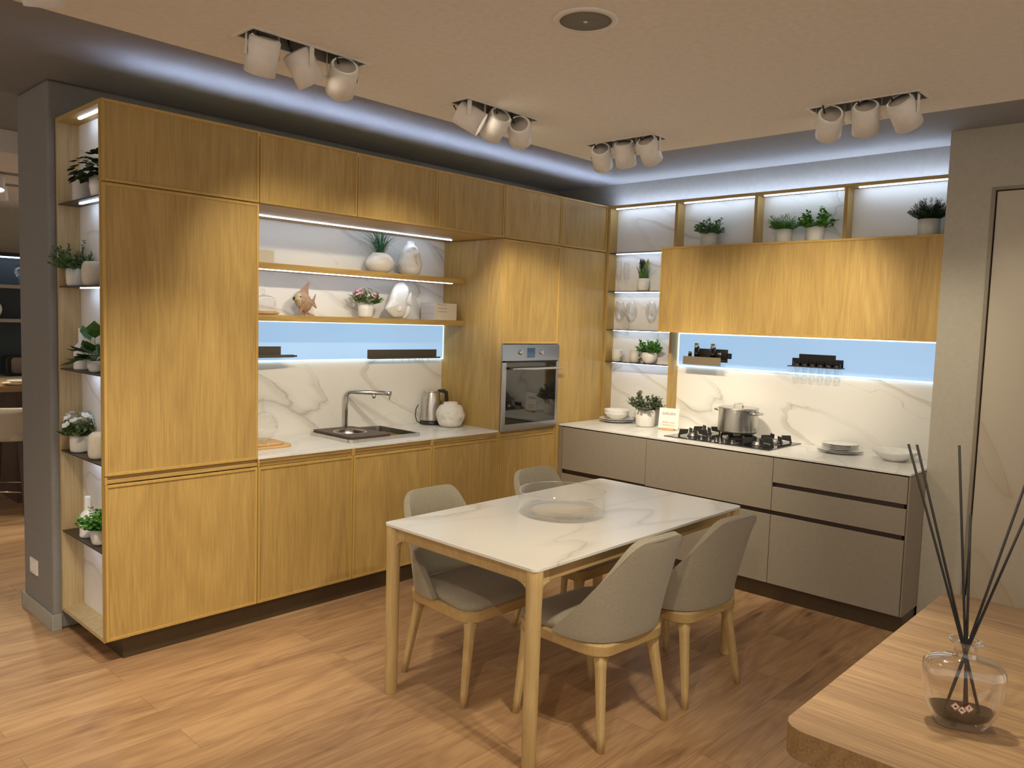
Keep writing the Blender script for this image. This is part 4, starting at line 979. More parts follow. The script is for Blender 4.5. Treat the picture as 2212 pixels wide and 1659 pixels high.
for k in range(6):
    r_ = .135 if k < 2 else .108
    plate(r_, .014, (px, py, ZW+.0006+.0085*k+(.002 if k > 1 else 0)), 'white plate, %s of the stack right of the hob' % names_[k], white_cer, 'stacked plates right of the hob')
bowl(.13, .062, (3.60, -2.235, ZW+.0006), 'wide shallow white bowl at the right end of the worktop')
# sign
c = (3.60, -.685, ZW+.0006); b = c
t = T('menu_card', 'white card sign in a small wooden foot, standing left of the hob', 'sign', c, rz=0)
rot = Matrix.Rotation(-.10, 4, 'Y')
def card(m): return m
tl = Matrix.Translation(Vector(c)) @ Matrix.Rotation(.20, 4, 'Z') @ Matrix.Rotation(.12, 4, 'Y')
q('wooden_foot', M().box(-.022, .022, -.05, .05, 0, .014).xf(Matrix.Translation(Vector(c)) @ Matrix.Rotation(.20, 4, 'Z')), bamboo, bevel=.002)
q('card', M().box(-.0015, .0015, -.075, .075, .010, .158).xf(tl), paper, bevel=.0005)
def ctext(s_, size, z, mat, y=0):
    mt = Matrix.Rotation(.20, 4, 'Z') @ Matrix.Rotation(.12, 4, 'Y') @ Matrix.Translation((-.0022, y, z)) @ Matrix.Rotation(-PI/2, 4, 'Z') @ Matrix.Rotation(PI/2, 4, 'X')
    o = text('lettering', s_, size, mat, t, (0,0,0), (0,0,0), .0002); o.matrix_local = mt; return o
ctext('SAKURA', .027, .108, ink_grey); ctext('Veneta Cucine', .0155, .050, ink_red)
q('fine_print_line', M().box(-.0023, -.0016, -.055, .055, .036, .0375).box(-.0023, -.0016, -.045, .045, .030, .0312).xf(tl), ink_grey)
# stock pot
c = (3.585, -1.235, ZW+.0515); b = c
t = T('stock_pot', 'large stainless steel stock pot with lid on the middle burner of the hob', 'cooking pot', c)
r_ = .130
q('body', M().lathe([(.0001,0),(r_-.012,0),(r_-.002,.006),(r_,.014),(r_-.001,.020),(r_,.024),(r_,.158),(r_+.004,.162),(r_+.004,.166),(r_-.002,.166),(r_-.004,.1),(.0001,.05)], 56, c), steel)
q('lid', M().lathe([(r_-.007,.1662),(r_-.007,.1685),(r_*.85,.1665),(r_*.4,.168),(.0001,.169)], 56, c), steel)
q('lid_knob', M().tube([(c[0]-.03*.7, c[1]+.03*.7, c[2]+.168), (c[0]-.026*.7, c[1]+.026*.7, c[2]+.192), (c[0]+.026*.7, c[1]-.026*.7, c[2]+.192), (c[0]+.03*.7, c[1]-.03*.7, c[2]+.168)], .006, 10), chrome)
for s_ in (1, -1):
    ax = Vector((.25*s_, .97*s_, 0)).normalized(); pe = Vector((-ax.y, ax.x, 0)); cc = Vector((c[0], c[1], c[2]+.140))
    q('handle', M().tube([cc+ax*(r_-.002)+pe*.042, cc+ax*(r_+.040)+pe*.040, cc+ax*(r_+.044)+pe*.03, cc+ax*(r_+.044)-pe*.03, cc+ax*(r_+.040)-pe*.040, cc+ax*(r_-.002)-pe*.042], .0075, 10), steel)
# glasses
def wine(name, c, label, rb, hb, h, group, top=.7):
    pr = [(.0001,0),(.030,.0005),(.028,.0025),(.006,.006),(.0032,.014),(.003,h-hb-.01),(.006,h-hb),(rb*.6,h-hb+.012),(rb*.95,h-hb*.68),(rb,h-hb*.55),(rb*.93,h-hb*.3),(rb*top,h),(rb*top-.0012,h),(rb*.93-.0012,h-hb*.3),(rb-.0012,h-hb*.55),(rb*.6-.001,h-hb+.014),(.0001,h-hb+.006)]
    o = build(name, M().lathe(pr, 36, c), glass, loc=c); return tag(o, label, 'glass', group)
gl = 'stemmed glasses on the open shelves'
wine('champagne_flute', (3.755, -.083, 1.9035), 'slim clear champagne flute nearest the oak column on the second open shelf', .024, .155, .235, gl, .8)
wine('champagne_flute', (3.755, -.155, 1.9035), 'slim clear champagne flute beside the violet-spiked plant on the second open shelf', .024, .155, .235, gl, .8)
wine('wine_glass', (3.755, -.535, 1.9035), 'clear wine glass half hidden behind the wall cabinet on the second open shelf', .034, .12, .21, gl)
wine('wine_glass', (3.752, -.110, 1.6075), 'clear wine glass nearest the oak column on the third open shelf', .043, .13, .215, gl)
wine('wine_glass', (3.752, -.215, 1.6075), 'clear wine glass second from the oak column on the third open shelf', .043, .13, .215, gl)
wine('wine_glass', (3.752, -.395, 1.6075), 'clear wine glass standing apart on the third open shelf', .043, .13, .215, gl)
wine('wine_glass', (3.755, -.50, 1.6075), 'clear wine glass half hidden behind the wall cabinet on the third open shelf', .043, .13, .215, gl)
for c, lb in (((3.755, -.098, 1.3575), 'cream mug nearest the oak column on the lowest open shelf'), ((3.758, -.262, 1.3575), 'cream mug behind the leafy plant on the lowest open shelf')):
    b = c; t = T('mug', lb, 'mug', c, group='mugs on the lowest open shelf')
    q('cup', M().lathe([(.0001,0),(.028,0),(.034,.006),(.038,.03),(.039,.098),(.036,.098),(.035,.03),(.0001,.008)], 36, c), mug_cer)
    q('handle', M().tube([(c[0]-.004, c[1]-.037, c[2]+.085), (c[0]-.006, c[1]-.060, c[2]+.082), (c[0]-.006, c[1]-.064, c[2]+.055), (c[0]-.004, c[1]-.037, c[2]+.028)], .005, 10), mug_cer)
# spice shelf
t = T('spice_shelf', 'small bronze-fronted wall shelf with black back plate, left on the panel above the hob', 'shelf', (3.75, -.86, 1.375)); b = (3.75, -.86, 1.375)
q('front_plate', M().box(3.70, 3.703, -1.022, -.722, 1.376, 1.434), brown_rail); q('base', M().box(3.703, 3.786, -1.022, -.722, 1.415, 1.418), dark_rail)
q('back_plate', M().box(3.7835, 3.7862, -1.03, -.80, 1.40, 1.492), dark_rail)
q('side_switch', M().box(3.776, 3.7834, -1.062, -1.024, 1.428, 1.466), black_plastic, bevel=.001)
q('switch_mark', M().box(3.7755, 3.7759, -1.046, -1.040, 1.446, 1.448).box(3.7755, 3.7759, -1.044, -1.042, 1.444, 1.450), paper)
for (yy, h_, r_, lb) in ((-.805, .112, .018, 'tall spice jar with steel cap, left one on the small wall shelf'), (-.935, .112, .018, 'tall spice jar with steel cap, right one on the small wall shelf'), (-.752, .05, .014, 'short spice jar at the left end of the small wall shelf'), (-.985, .05, .014, 'short spice jar at the right end of the small wall shelf')):
    c = (3.745, yy, 1.4182); b = c; t = T('spice_jar', lb, 'jar', c, group='spice jars')
    q('jar', M().lathe([(.0001,0),(r_,.0005),(r_,h_*.68),(.0001,h_*.68)], 20, c), princ('smoky_glass', (.06,.06,.055), .08) if False else black_glass)
    q('cap', M().lathe([(r_*1.03,h_*.685),(r_*1.03,h_),(.0001,h_)], 20, c), chrome)
# rack of tumblers
t = T('glass_rack', 'black metal rack on the panel above the hob, holding a row of hanging tumblers', 'rack', (3.75, -1.66, 1.40)); b = (3.75, -1.66, 1.40)
m = slab_holes(M(), [3.715, 3.786], [-1.845, -1.498], [(3.731, 3.777, -1.57-.052*k+.0, -1.527-.052*k) for k in range(6)], 1.4065, 1.4125)
q('plate', m, black_plastic); q('back_plate', M().box(3.7835, 3.7862, -1.785, -1.545, 1.4126, 1.490).box(3.7835, 3.7862, -1.835, -1.7855, 1.4126, 1.462).box(3.7835, 3.7862, -1.5445, -1.50, 1.4126, 1.462), black_plastic)
for k in range(6):
    q('rim_holder', M().lathe_open([(.0245,1.4128),(.0245,1.440),(.0235,1.440),(.0235,1.4128)], 24, (3.754, -1.5485-.052*k, 0)), black_plastic)
tl_ = ['leftmost', 'second from the left', 'third from the left', 'third from the right', 'second from the right', 'rightmost']
for k in range(6):
    c = (3.754, -1.5485-.052*k, 1.335)
    o = build('tumbler', M().lathe([(.0001,0),(.014,.001),(.019,.008),(.0205,.03),(.0208,.1045),(.0196,.1045),(.0193,.03),(.0001,.008)], 28, c), glass, loc=c); tag(o, 'clear tumbler hanging in the black rack, %s' % tl_[k], 'glass', 'tumblers in the rack')

# ------------------------------------------------------------------ ceiling lamps
def lamp(tr, targets, label, energies):
    x0, x1, y0, y1 = tr; horiz = (x1-x0) > (y1-y0)
    cx, cy = (x0+x1)/2, (y0+y1)/2; b = (cx, cy, ZB)
    t = T('ceiling_spotlight', label, 'ceiling lamp', b, group='recessed triple spotlights')
    m = M().box(x0, x1, y0, y0+.013, ZB-.003, ZB-.0002).box(x0, x1, y1-.013, y1, ZB-.003, ZB-.0002).box(x0, x0+.013, y0+.013, y1-.013, ZB-.003, ZB-.0002).box(x1-.013, x1, y0+.013, y1-.013, ZB-.003, ZB-.0002)
    build('trim_frame', L(m, b), spot_white, t)
    X0, X1, Y0, Y1 = x0+.0135, x1-.0135, y0+.0135, y1-.0135; zz = ZB+.135
    m = M().box(X0, X1, Y0, Y1, zz, zz+.002).box(X0, X0+.002, Y0, Y1, ZB, zz).box(X1-.002, X1, Y0, Y1, ZB, zz).box(X0+.002, X1-.002, Y0, Y0+.002, ZB, zz).box(X0+.002, X1-.002, Y1-.002, Y1, ZB, zz)
    build('housing', L(m, b), tray_grey, t)
    for k in range(3):
        f = (k-1)*.165; P = Vector((cx+f, cy, ZB-.062)) if horiz else Vector((cx, cy-(-f if False else f), ZB-.062))
        if not horiz: P = Vector((cx, cy-f*.92, ZB-.062))
        d = (Vector(targets[k])-P).normalized()
        rr_ = .054; nr = 40
        m = M().lathe([(rr_-.006,-.060),(rr_,-.055),(rr_,.062),(rr_-.003,.062),(rr_-.004,.045),(.0001,.044)], nr, tuple(P), axis=d)
        m.lathe([(.0001,-.0600),(rr_-.006,-.060)], nr, tuple(P), axis=d)
        h = build('lamp_head', L(m, b), spot_white, t)
        build('heat_sink_cap', L(M().lathe([(.0001,-.0635),(.018,-.0635),(.019,-.062),(.040,-.062),(.041,-.0602),(.0001,-.0602)], 32, tuple(P), axis=d), b), cap_grey, h)
        build('lens', L(M().lathe([(rr_-.005,.0445),(rr_-.006,.047),(.0001,.047)], 28, tuple(P), axis=d), b), lens_m if energies[k] > 0 else tray_grey, h)
        side = Vector((-d.y, d.x, 0)); side = side.normalized() if side.length > .05 else Vector((1,0,0))
        m = M()
        fwd = Vector((side.y, -side.x, 0))
        for s_ in (1, -1):
            a = P+side*(rr_+.003)*s_
            e0, e1 = a-fwd*.009, a+fwd*.009; th = side*.0012*s_
            vs = [e0, e1, e1+th, e0+th]; up_ = ZB+.132
            m._add([(v.x, v.y, P.z-.008) for v in vs]+[(v.x, v.y, up_) for v in vs], [(0,1,2,3),(4,5,6,7),(0,1,5,4),(1,2,6,5),(2,3,7,6),(3,0,4,7)])
            m.cyl(tuple(a), tuple(a+side*s_*.006), .0045, n=10)
        build('bracket', L(m, b), spot_white, h)
        bk = P-d*.063; cb_ = [bk+side*.025, bk+side*.035-d*.02+Vector((0,0,.02)), Vector((P.x, P.y, ZB+.08))+side*.04, Vector((P.x, P.y, ZB+.13))+side*.02]
        build('cable', L(M().tube(cb_, .0035, 8), b), black_plastic, h)
        if energies[k] > 0:
            ld = bpy.data.lights.new('bulb', 'SPOT'); ld.energy = energies[k]; ld.color = (1, .87, .64); ld.spot_size = math.radians(30 if (abs(targets[k][0]-2.84) < .001) else 50 if abs(targets[k][0]-3.45) < .001 else 64); ld.spot_blend = .9; ld.shadow_soft_size = .03
            lo = bpy.data.objects.new('bulb', ld); COL.objects.link(lo); lo.parent = t
            pos = P+d*.068 - Vector(b); lo.location = pos; lo.rotation_euler = d.to_track_quat('-Z', 'Y').to_euler()
    return t
energies_size = {}
lamp(TR[0], [(.30,-.12,.55), (1.37,-1.22,.94), (1.2,.55,1.2)], 'recessed triple spotlight over the tall cabinet, with its middle lamp turned sideways', LE[0])
lamp(TR[1], [(3.47,-3.4,.75), (1.75,.6,1.2), (2.84,0,1.70)], 'recessed triple spotlight over the sink, with its left lamp turned to the right', LE[1])
lamp(TR[2], [(3.8,-.25,1.2), (3.2,-.9,.7), (3.75,-1.2,.95)], 'recessed triple spotlight nearest the corner of the ceiling', LE[2])
lamp(TR[3], [(3.45,-1.70,1.72), (3.75,-2.0,.95), (3.48,-2.95,1.2)], 'recessed triple spotlight nearest the pillar on the right', LE[3])
lamp(TR[4], [(-1.1,.4,.0), (-.2,.0,.0), (.1,-.4,0)], 'recessed triple spotlight at the far upper left, only one lamp bottom showing', LE[4])
lamp(TR[5], [(.3,-3.3,.9), (.55,-2.2,0), (.9,-1.5,.76)], 'recessed triple spotlight over the island', LE[5])
lamp(TR[6], [(1.3,-1.5,.76), (-.6,-1.4,0), (.6,-3.6,.9)], 'recessed triple spotlight left of the island', LE[6])
c = (.70, -2.11, ZB)
t = T('ceiling_speaker', 'round ceiling speaker with grey mesh and white ring', 'speaker', c)
build('ring', M().lathe([(.083,-.0005),(.083,-.007),(.104,-.003),(.104,-.0003)], 56), spot_white, t)
build('mesh_cover', M().lathe([(.0825,-.0005),(.0825,-.0045),(.0001,-.0075)], 48), spk_grey, t)
build('badge', M().lathe([(.0001,-.0082),(.007,-.0080),(.007,-.0070)], 20), spot_white, t)
# wall socket
b = (-.035, .90, .268); t = T('wall_socket', 'small white wall socket low on the grey wall end', 'socket', b)
q('cover_plate', M().box(-.044, -.0352, .842, .958, .228, .308), paper, bevel=.002); q('insert', M().box(-.0465, -.0441, .868, .932, .243, .293), white_cer, bevel=.001)
q('rocker', M().box(-.049, -.0466, .895, .925, .248, .288), paper, bevel=.001)

# ------------------------------------------------------------------ dining table and chairs
b = (1.5425, -1.485, 0)
t = T('dining_table', 'rectangular dining table with white veined ceramic top and light wooden legs', 'table', b)
TX0, TX1, TY0, TY1 = .765, 2.322, -1.925, -1.045
q('table_top', M().prism(rrect(TX0, TX1, TY0, TY1, .025, 6), 'z', .748, .760), marble_table, bevel=.0015)
ap = [(TX0+.03, TX1-.03, TY0+.028, TY0+.050), (TX0+.03, TX1-.03, TY1-.050, TY1-.028)]
for a in ap: q('apron', M().box(a[0]+.03, a[1]-.03, a[2], a[3], .690, .7472), ashx, bevel=.004)
for a in ((TX0+.028, TX0+.050), (TX1-.050, TX1-.028)): q('apron', M().box(a[0], a[1], TY0+.058, TY1-.058, .690, .7472), ashx, bevel=.004)
def fillet(m, o, d, R_, th, n=8):
    """concave bracket from a post towards direction d; o = upper inner corner"""
    ox, oy, oz = o; dx, dy = d; px_, py_ = -dy*th/2, dx*th/2
    pl = [(0, 0), (R_, 0)] + [(R_-R_*math.sin(k*PI/2/n), -R_+R_*math.cos(k*PI/2/n)) for k in range(1, n+1)]
    vs = [(ox+dx*u+px_, oy+dy*u+py_, oz+v) for u, v in pl]+[(ox+dx*u-px_, oy+dy*u-py_, oz+v) for u, v in pl]
    k = len(pl); fs = [tuple(range(k)), tuple(range(k, 2*k))]+[(i, (i+1) % k, k+(i+1) % k, k+i) for i in range(k)]
    return m._add(vs, fs)
for sx in (0, 1):
    for sy in (0, 1):
        lx = (TX0+.032) if sx == 0 else (TX1-.032); ly = (TY0+.032) if sy == 0 else (TY1-.032); ux = 1 if sx == 0 else -1; uy = 1 if sy == 0 else -1
        m = M().lathe([(.0255,.0),(.027,.004),(.0285,.3),(.0295,.60),(.0315,.68),(.0315,.7474)], 28, (lx, ly, 0))
        fillet(m, (lx+ux*.02, ly+uy*.006, .6915), (ux, 0), .06, .03); fillet(m, (lx+ux*.006, ly+uy*.02, .6915), (0, uy), .06, .03)
        m.box(lx, lx+ux*.075, ly-.009+uy*.004, ly+.013+uy*.004 if uy > 0 else ly+.009+uy*.004, .691, .7470).box(lx-.011+ux*.006, lx+.011+ux*.006, ly, ly+uy*.075, .691, .7470)
        q('leg', m, ash, bevel=.003)
c = (1.50, -1.435, .7605)
t = T('glass_bowl', 'large round clear glass bowl on the dining table', 'bowl', c); b = c
q('wall', M().lathe_open([(.203,.0045),(.205,.012),(.205,.1035)], 72, c).lathe_open([(.2005,.1035),(.1995,.018),(.192,.0135),(.0001,.0128)], 72, c), glass_bowl)
q('rim', M().lathe_open([(.2051,.1035),(.2049,.1058),(.2028,.1068),(.2007,.1058),(.2004,.1035)], 72, c), glass_rim)
q('base', M().lathe_open([(.0001,.0002),(.198,.0002),(.2028,.0044)], 72, c), glass_bowl)
m = M()
for k in range(5):
    r_ = .19-.012*k; m.lathe_open([(r_,.0129),(r_+.0015,.0137),(r_+.003,.0129)], 72, c)
q('base_ripple', m.lathe_open([(.1993,.018),(.1925,.0142),(.196,.0125)], 72, c), glass_rim)

def seat_ring(ins, z, yoff=0):
    out = []
    for x, y in rrect(-.25+ins, .25-ins, -.215+ins, .25-ins, max(.012, .085-ins*.6), 6):
        f = (y+.215)/.465; out.append((x*(.86+.14*max(0,min(1,f))), y+yoff, z))
    return out
def make_chair():
    t = T('dining_chair', '', 'chair', (0,0,0), group='dining chairs')
    m = M().loft([seat_ring(.012,.360), seat_ring(.004,.366), seat_ring(.002,.405), seat_ring(.010,.412)], smooth=False)
    fr = build('seat_frame', m, ashx, t, bevel=.002)
    m = M().loft([seat_ring(.010,.4125), seat_ring(.004,.424), seat_ring(.004,.438), seat_ring(.018,.452), seat_ring(.06,.464), seat_ring(.12,.469), seat_ring(.18,.470)])
    m.map(lambda x, y, z: (x*(1-.12*max(0, min(1, (.05-y)/.1))), y*(.86 if y < 0 else 1), z)); build('seat_cushion', m, chair_fab, t)
    def f(u, v):
        u = u*2-1; au = abs(u); H = .832-.40*au**4.5; z = .418+v*(H-.418); k = (z-.418)/.41; a = au*PI/2
        W = .236-.055*k**1.3; k = max(0., min(1., k)); D = .195*(1-k)**.9+.035; Yr = -.212-.095*k**1.15
        x = math.copysign(W*max(0., math.sin(a))**.72, u) if au > 1e-6 else 0
        return (x, Yr+D*(1-max(0., math.cos(a))**.72), z)
    m = M().grid(f, 25, 12)
    o = build('backrest', m, chair_fab, t, solid=.030); md = o.modifiers.new('Soft', 'BEVEL'); md.width = .011; md.segments = 3; md.limit_method = 'ANGLE'; md.angle_limit = 1.0
    # piping seam along the rim
    P = [f(i/40, 1.0) for i in range(41)]; 
    m = M().tube([(p[0]*1.055, p[1]-.0142*(1-abs(p[0])*2), p[2]-.010) for p in P], .0013, 6)
    build('piping', m, chair_fab, o)
    for sx in (-1, 1):
        for (tx, ty, bx, by) in ((.196, .205, .240, .217), (.160, -.165, .203, -.222)):
            m = M(); rg_ = []
            for k in range(7):
                f_ = k/6; z = .375*(1-f_); hw = (.0215*(1-f_)+.0125*f_); cx_ = (tx+(bx-tx)*f_)*sx; cy_ = ty+(by-ty)*f_
                if k == 0: hw = .026
                rg_.append([(x, y, z) for x, y in rrect(cx_-hw, cx_+hw, cy_-hw, cy_+hw, hw*.55, 3)])
            m.loft(rg_)
            sy = 1 if ty > 0 else -1
            fillet(m, (tx*sx-sx*.012, ty, .362), (-sx, 0), .045, .026); fillet(m, (tx*sx, ty-sy*.012, .362), (0, -sy), .045, .026)
            build('leg', m, ash, t)
    return t
ch = make_chair()
R_ = math.radians
ch.location = (1.290, -1.812, 0); ch.rotation_euler = (0,0,R_(-4)); ch['label'] = 'upholstered greige dining chair nearest the camera, its back turned to us'
dup(ch, (1.842, -1.857, 0), 'upholstered greige dining chair nearest the taupe drawers, its back turned to us', rz=R_(-5))
dup(ch, (1.172, -1.180, 0), 'upholstered greige dining chair with its seat showing under the left end of the table', rz=R_(180))
dup(ch, (1.962, -1.145, 0), 'greige dining chair on the far side of the table, mostly hidden behind the glass bowl', rz=R_(180))

# ------------------------------------------------------------------ island and reed diffuser
b = (.64, -3.6, 0)
t = T('island', 'wooden island worktop with a rounded corner at the lower right', 'table', b)
IX0, IX1, IY0, IY1 = .092, 1.195, -4.15, -3.130
q('worktop', M().prism(rrect(IX0, IX1, IY0, IY1, .045, 8), 'z', .842, .8988), island_edge, bevel=.0008)
q('worktop_surface', M().prism(rrect(IX0+.0002, IX1-.0002, IY0+.0002, IY1-.0002, .045, 8), 'z', .89885, .9000), island_wood)
q('base', M().box(IX0+.35, IX1-.12, IY0+.3, IY1-.28, 0, .8415), taupe_side, bevel=.002)
c = (.338, -3.375, .9006); b = c
t = T('reed_diffuser', 'clear glass reed diffuser bottle with black sticks on the wooden island', 'reed diffuser', c)
ua = Vector((.40,-.917,0)).normalized(); wa = Vector((-.917,-.40,0)).normalized()
def sec(hw, hd, z, e=.55, n=40):
    out = []
    for k in range(n):
        a = 2*PI*k/n; cx_, sy_ = math.cos(a), math.sin(a)
        u = math.copysign(abs(cx_)**e, cx_)*hw; w = math.copysign(abs(sy_)**e, sy_)*hd
        p = ua*u+wa*w; out.append((p.x, p.y, z))
    return out
prof = [(.036,.022,0,.7),(.040,.025,.003,.7),(.050,.029,.016,.65),(.0605,.033,.038,.6),(.068,.035,.070,.55),(.0705,.036,.100,.55),(.069,.035,.118,.6),(.060,.031,.1285,.7),(.040,.026,.133,.85),(.024,.0225,.1345,1),(.0195,.0195,.140,1),(.0185,.0185,.158,1),(.021,.021,.162,1),(.029,.029,.1645,1),(.030,.030,.167,1),(.028,.028,.1685,1),(.0165,.0165,.166,1),(.0158,.0158,.142,1)]
inner = [(.024,.0185,.1315,1),(.040,.0225,.129,.85),(.056,.027,.1245,.7),(.0645,.031,.114,.6),(.066,.032,.1,.55),(.0635,.031,.07,.55),(.056,.029,.038,.6),(.046,.025,.020,.65),(.036,.020,.013,.7)]
build('bottle', M().loft([sec(*p) for p in prof+inner]), glass_bottle, t)
build('fragrance_oil', M().loft([sec(.033,.017,.0142,.7), sec(.0445,.0236,.0205,.65), sec(.0535,.0278,.0365,.6)]), oil, t)
N0 = Vector((.352,-3.364,1.060)); tips = [(.298,-3.261,1.431), (.312,-3.272,1.430), (.364,-3.332,1.432), (.374,-3.358,1.300), (.462,-3.439,1.412), (.474,-3.452,1.372)]
for k, tp in enumerate(tips):
    tp = Vector(tp); off = ua*(.006*(k-2.5)/2.5)*(-1 if k > 20 else 1)*(1 if k < 20 else 1); n_ = N0 + ua*(.0045*((k-2.5)/2.5))
    n_ = Vector((c[0], c[1], 0))*0 + Vector((c[0]+ua.x*.006*(k-2.5)/2.5, c[1]+ua.y*.006*(k-2.5)/2.5, 1.060))
    dr_ = (n_-tp).normalized(); L_ = (1.060-.9006-.018)/abs(dr_.z); e = n_+dr_*L_
    rel = e-Vector(c); lim_ = .034; uu = rel.dot(ua); ww = rel.dot(wa); uu = max(-lim_, min(lim_, uu)); ww = max(-.015, min(.015, ww)); e = Vector(c)+ua*uu+wa*ww+Vector((0,0,.018))
    build('reed', L(M().tube([tuple(tp), tuple(n_), tuple(e)], .0024, 8), c), reed_m, t)
def diamond(u, z, mark):
    m = M(); s_ = .0085; o_ = wa*.0338
    def P_(du, dz, e): p = ua*(u+du)+wa*(.0322+e); return (p.x, p.y, z+dz)
    m._add([P_(s_,0,0),P_(0,s_,0),P_(-s_,0,0),P_(0,-s_,0),P_(s_,0,.0005),P_(0,s_,.0005),P_(-s_,0,.0005),P_(0,-s_,.0005)], [(0,1,2,3),(4,5,6,7),(0,1,5,4),(1,2,6,5),(2,3,7,6),(3,0,4,7)])
    o1 = build('hazard_label', m, hazard_red, t)
    m = M(); s_ = .0068; m._add([P_(s_,0,.0008),P_(0,s_,.0008),P_(-s_,0,.0008),P_(0,-s_,.0008)], [(0,1,2,3)]); build('label_field', m, paper, o1)
    m = M(); k_ = .0011
    if mark == 0: pl = [(-.002,-.002),(.002,-.002),(.0026,.0005),(.001,.003),(-.0005,.001),(-.002,.0024)]
    elif mark == 1: pl = [(-.003,-.001),(.003,-.001),(.0026,.0004),(0,.0004),(-.0005,.0024),(-.0026,.002)]
    else: pl = [(-.0008,-.001),(.0008,-.001),(.0012,.0036),(-.0012,.0036)]
    m._add([P_(a, b2, .0012) for a, b2 in pl], [tuple(range(len(pl)))])
    if mark == 2: m._add([P_(a, b2, .0012) for a, b2 in [(-.0008,-.0030),(.0008,-.0030),(.0008,-.0018),(-.0008,-.0018)]], [(0,1,2,3)])
    build('pictogram', m, black_plastic, o1, fix=False)
diamond(-.016, .050, 0); diamond(-.0045, .0445, 1); diamond(.0065, .050, 2)

# ------------------------------------------------------------------ neighbouring display seen past the wall end
t = T('bar_table', 'brown wooden bar counter in the neighbouring display at the far left', 'table', (1.2, 3.7, 0)); b = (1.2, 3.7, 0)
q('top', M().box(.30, 2.3, 3.55, 4.35, .95, 1.0), island_edge, bevel=.002); q('side_panel', M().box(.62, 2.25, 3.7, 4.3, .0, .9495), dark_wood)
t = T('far_kitchen_unit', 'grey kitchen run with worktop at the back of the neighbouring display', 'cabinet', (.9, 5.1, 0)); b = (.9, 5.1, 0)
q('carcass', M().box(-1.5, 3.2, 4.95, 5.39, .1, .93), princ('sage_lacquer', (.30,.31,.26), .5)); q('worktop', M().box(-1.5, 3.2, 4.90, 5.39, .9302, .965), princ('pale_grey_top', (.5,.52,.52), .3))
t = T('far_shelf_unit', 'dark blue-grey open shelf unit on the back wall of the neighbouring display', 'shelf unit', (.9, 5.3, 1.2)); b = (.9, 5.3, 1.2)
q('back_panel', M().box(-1.5, 3.2, 5.34, 5.395, .966, 2.13), princ('blue_grey_panel', (.045,.06,.07), .4)); q('cover', M().box(-1.5, 3.2, 5.0, 5.339, 2.115, 2.15), black_plastic)
for z in (1.83, 1.50): q('shelf', M().box(-1.5, 3.2, 5.08, 5.339, z-.016, z+.016), princ('pale_shelf_board', (.42,.36,.29), .5))
q('led_strip', M().box(-1.5, 3.2, 5.10, 5.12, 2.106, 2.114), led_soft)
c = (1.02, 5.10, .9655); b = c; t = T('toaster', 'black and steel toaster on the far worktop at the left edge', 'toaster', c)
q('body', M().prism(rrect(.88, 1.2, .9665, 1.165, .05, 6), 'y', 5.0, 5.18), black_plastic, bevel=.01); q('side_panel', M().prism(rrect(.925, 1.16, .995, 1.145, .03, 6), 'y', 4.992, 4.9995), steel)
c = (.60, 3.62, 1.0005); plate(.10, .02, c, 'large cream plate, the lower one on the bar counter at the far left', cream_cer, 'plates on the bar counter')
plate(.075, .02, (.61, 3.62, 1.0175), 'small cream plate, the upper one on the bar counter at the far left', cream_cer, 'plates on the bar counter')
c = (.83, 5.20, 1.5165)
o = build('vase', M().lathe(curve_prof([(.0001,0),(.04,.002),(.075,.07),(.07,.13),(.03,.19),(.04,.215)], 24), 24, c), glazed, loc=c); tag(o, 'white bulbous vase cut by the left edge on the far shelf', 'vase')
c = (1.06, 5.20, 1.8465); wine('wine_glass', c, 'clear glass on the upper shelf of the neighbouring display', .045, .12, .19, None)
def stool(c, label, rz=0):
    t = T('bar_stool', label, 'stool', c, rz, 'bar stools')
    build('seat', M().loft([[(x, y, z) for x, y in rrect(-.21+i, .21-i, -.20+i, .20-i, .08)] for i, z in ((.01,.60),(.0,.61),(.0,.655),(.02,.675),(.08,.685))]), stool_fab, t)
    def f(u, v):
        a = (u*2-1)*PI/2; return (.215*math.sin(a), -.20-.05*v+.16*(1-math.cos(a))*(1-v*.6), .60+v*.26)
    build('backrest', M().grid(f, 13, 6), stool_fab, t, solid=.025)
    for sx in (-1, 1):
        for sy in (-1, 1): build('leg', M().loft([[(x, y, z) for x, y in rrect(cx-h, cx+h, cy-h, cy+h, h*.3, 2)] for z, cx, cy, h in ((.60, .15*sx, .14*sy, .022), (0, .21*sx, .20*sy, .015))], smooth=False), stool_wood, t)
    m = M(); P = [(-.195,-.185,.20),(.195,-.185,.20),(.195,.185,.20),(-.195,.185,.20),(-.195,-.185,.20)]
    build('footrest', M().tube(P, .007, 8), chrome, t)
    return t
s1 = stool((.50, 3.42, 0), 'pale upholstered bar stool with dark legs cut by the left edge, nearest', R_(-40))
dup(s1, (.95, 4.62, 0), 'pale upholstered bar stool behind the bar counter at the far left', rz=R_(150))
c = (.60, 3.40, .6865)
o = build('cushion', M().lathe(curve_prof([(.0001,0),(.09,.004),(.115,.025),(.09,.045),(.0001,.055)], 20), 24, c), paper, loc=c); tag(o, 'round white seat cushion on the nearest bar stool at the far left', 'cushion')
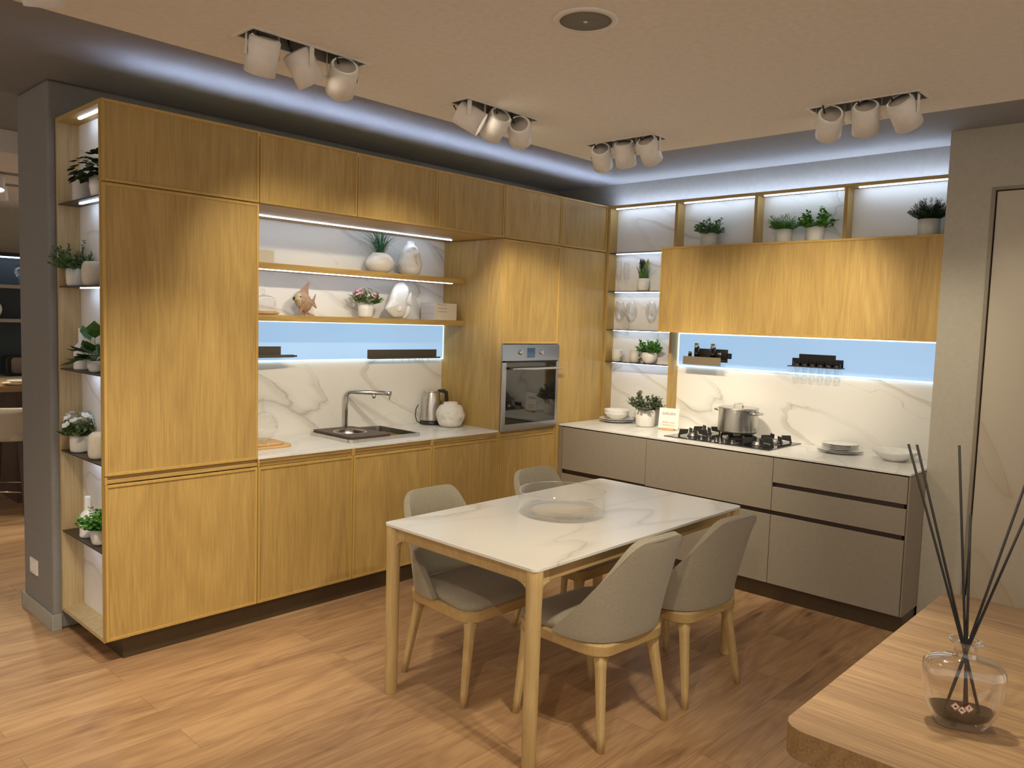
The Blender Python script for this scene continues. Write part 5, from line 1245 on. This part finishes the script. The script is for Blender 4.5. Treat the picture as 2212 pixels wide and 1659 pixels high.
for (cx, cy, tg, e, lb) in ((.33, 2.95, (.15,2.1,0), 60, 'white ceiling spotlight with glowing lens in the neighbouring display'), (.50, 3.55, (.7,3.7,1.0), 45, 'white ceiling spotlight pointing down in the neighbouring display')):
    t = T('ceiling_spotlight', lb, 'ceiling lamp', (cx, cy, ZB), group='far spotlights'); P = Vector((0,0,-.075)); d = (Vector(tg)-Vector((cx,cy,ZB-.07))).normalized()
    build('mount', M().box(-.10, .16, -.05, .05, -.006, -.0003), tray_grey, t)
    h = build('lamp_head', M().lathe([(.0001,-.055),(.048,-.055),(.05,-.05),(.05,.06),(.046,.06),(.045,.05),(.0001,.05)], 28, tuple(P), axis=d), spot_white, t)
    build('lens', M().lathe([(.044,.0505),(.0001,.052)], 24, tuple(P), axis=d), lens_m, h)
    build('bracket', M().box(-.006, .006, -.058, -.052, -.08, -.006).box(-.006, .006, .052, .058, -.08, -.006), spot_white, t)
    ld = bpy.data.lights.new('bulb', 'SPOT'); ld.energy = e*SPK; ld.color = (1,.87,.64); ld.spot_size = 1.3; ld.spot_blend = .9; ld.shadow_soft_size = .04
    lo = bpy.data.objects.new('bulb', ld); COL.objects.link(lo); lo.parent = t; lo.location = P+d*.07; lo.rotation_euler = d.to_track_quat('-Z', 'Y').to_euler()
# ------------------------------------------------------------------ camera, world, view
cd = bpy.data.cameras.new('camera'); cam = bpy.data.objects.new('camera', cd); COL.objects.link(cam); sc.camera = cam
cd.sensor_fit = 'HORIZONTAL'; cd.sensor_width = 36; cd.lens = 36*1704.107/2212; cd.clip_start = .05
rt = Vector((.684672,-.728178,.031318)); up = Vector((.035799,.076516,.996425)); fw = Vector((.727971,.681104,-.078457))
mt = Matrix(((rt.x, up.x, -fw.x, -1.31714), (rt.y, up.y, -fw.y, -3.72808), (rt.z, up.z, -fw.z, 1.64046), (0,0,0,1)))
cam.matrix_world = mt
w = bpy.data.worlds.new('world'); sc.world = w; w.use_nodes = True
w.node_tree.nodes['Background'].inputs[0].default_value = (1, .88, .74, 1); w.node_tree.nodes['Background'].inputs[1].default_value = WORLD
vs = sc.view_settings; vs.view_transform = 'Standard'; vs.look = 'None'; vs.gamma = 1; vs.exposure = EXPO; vs.use_curve_mapping = False
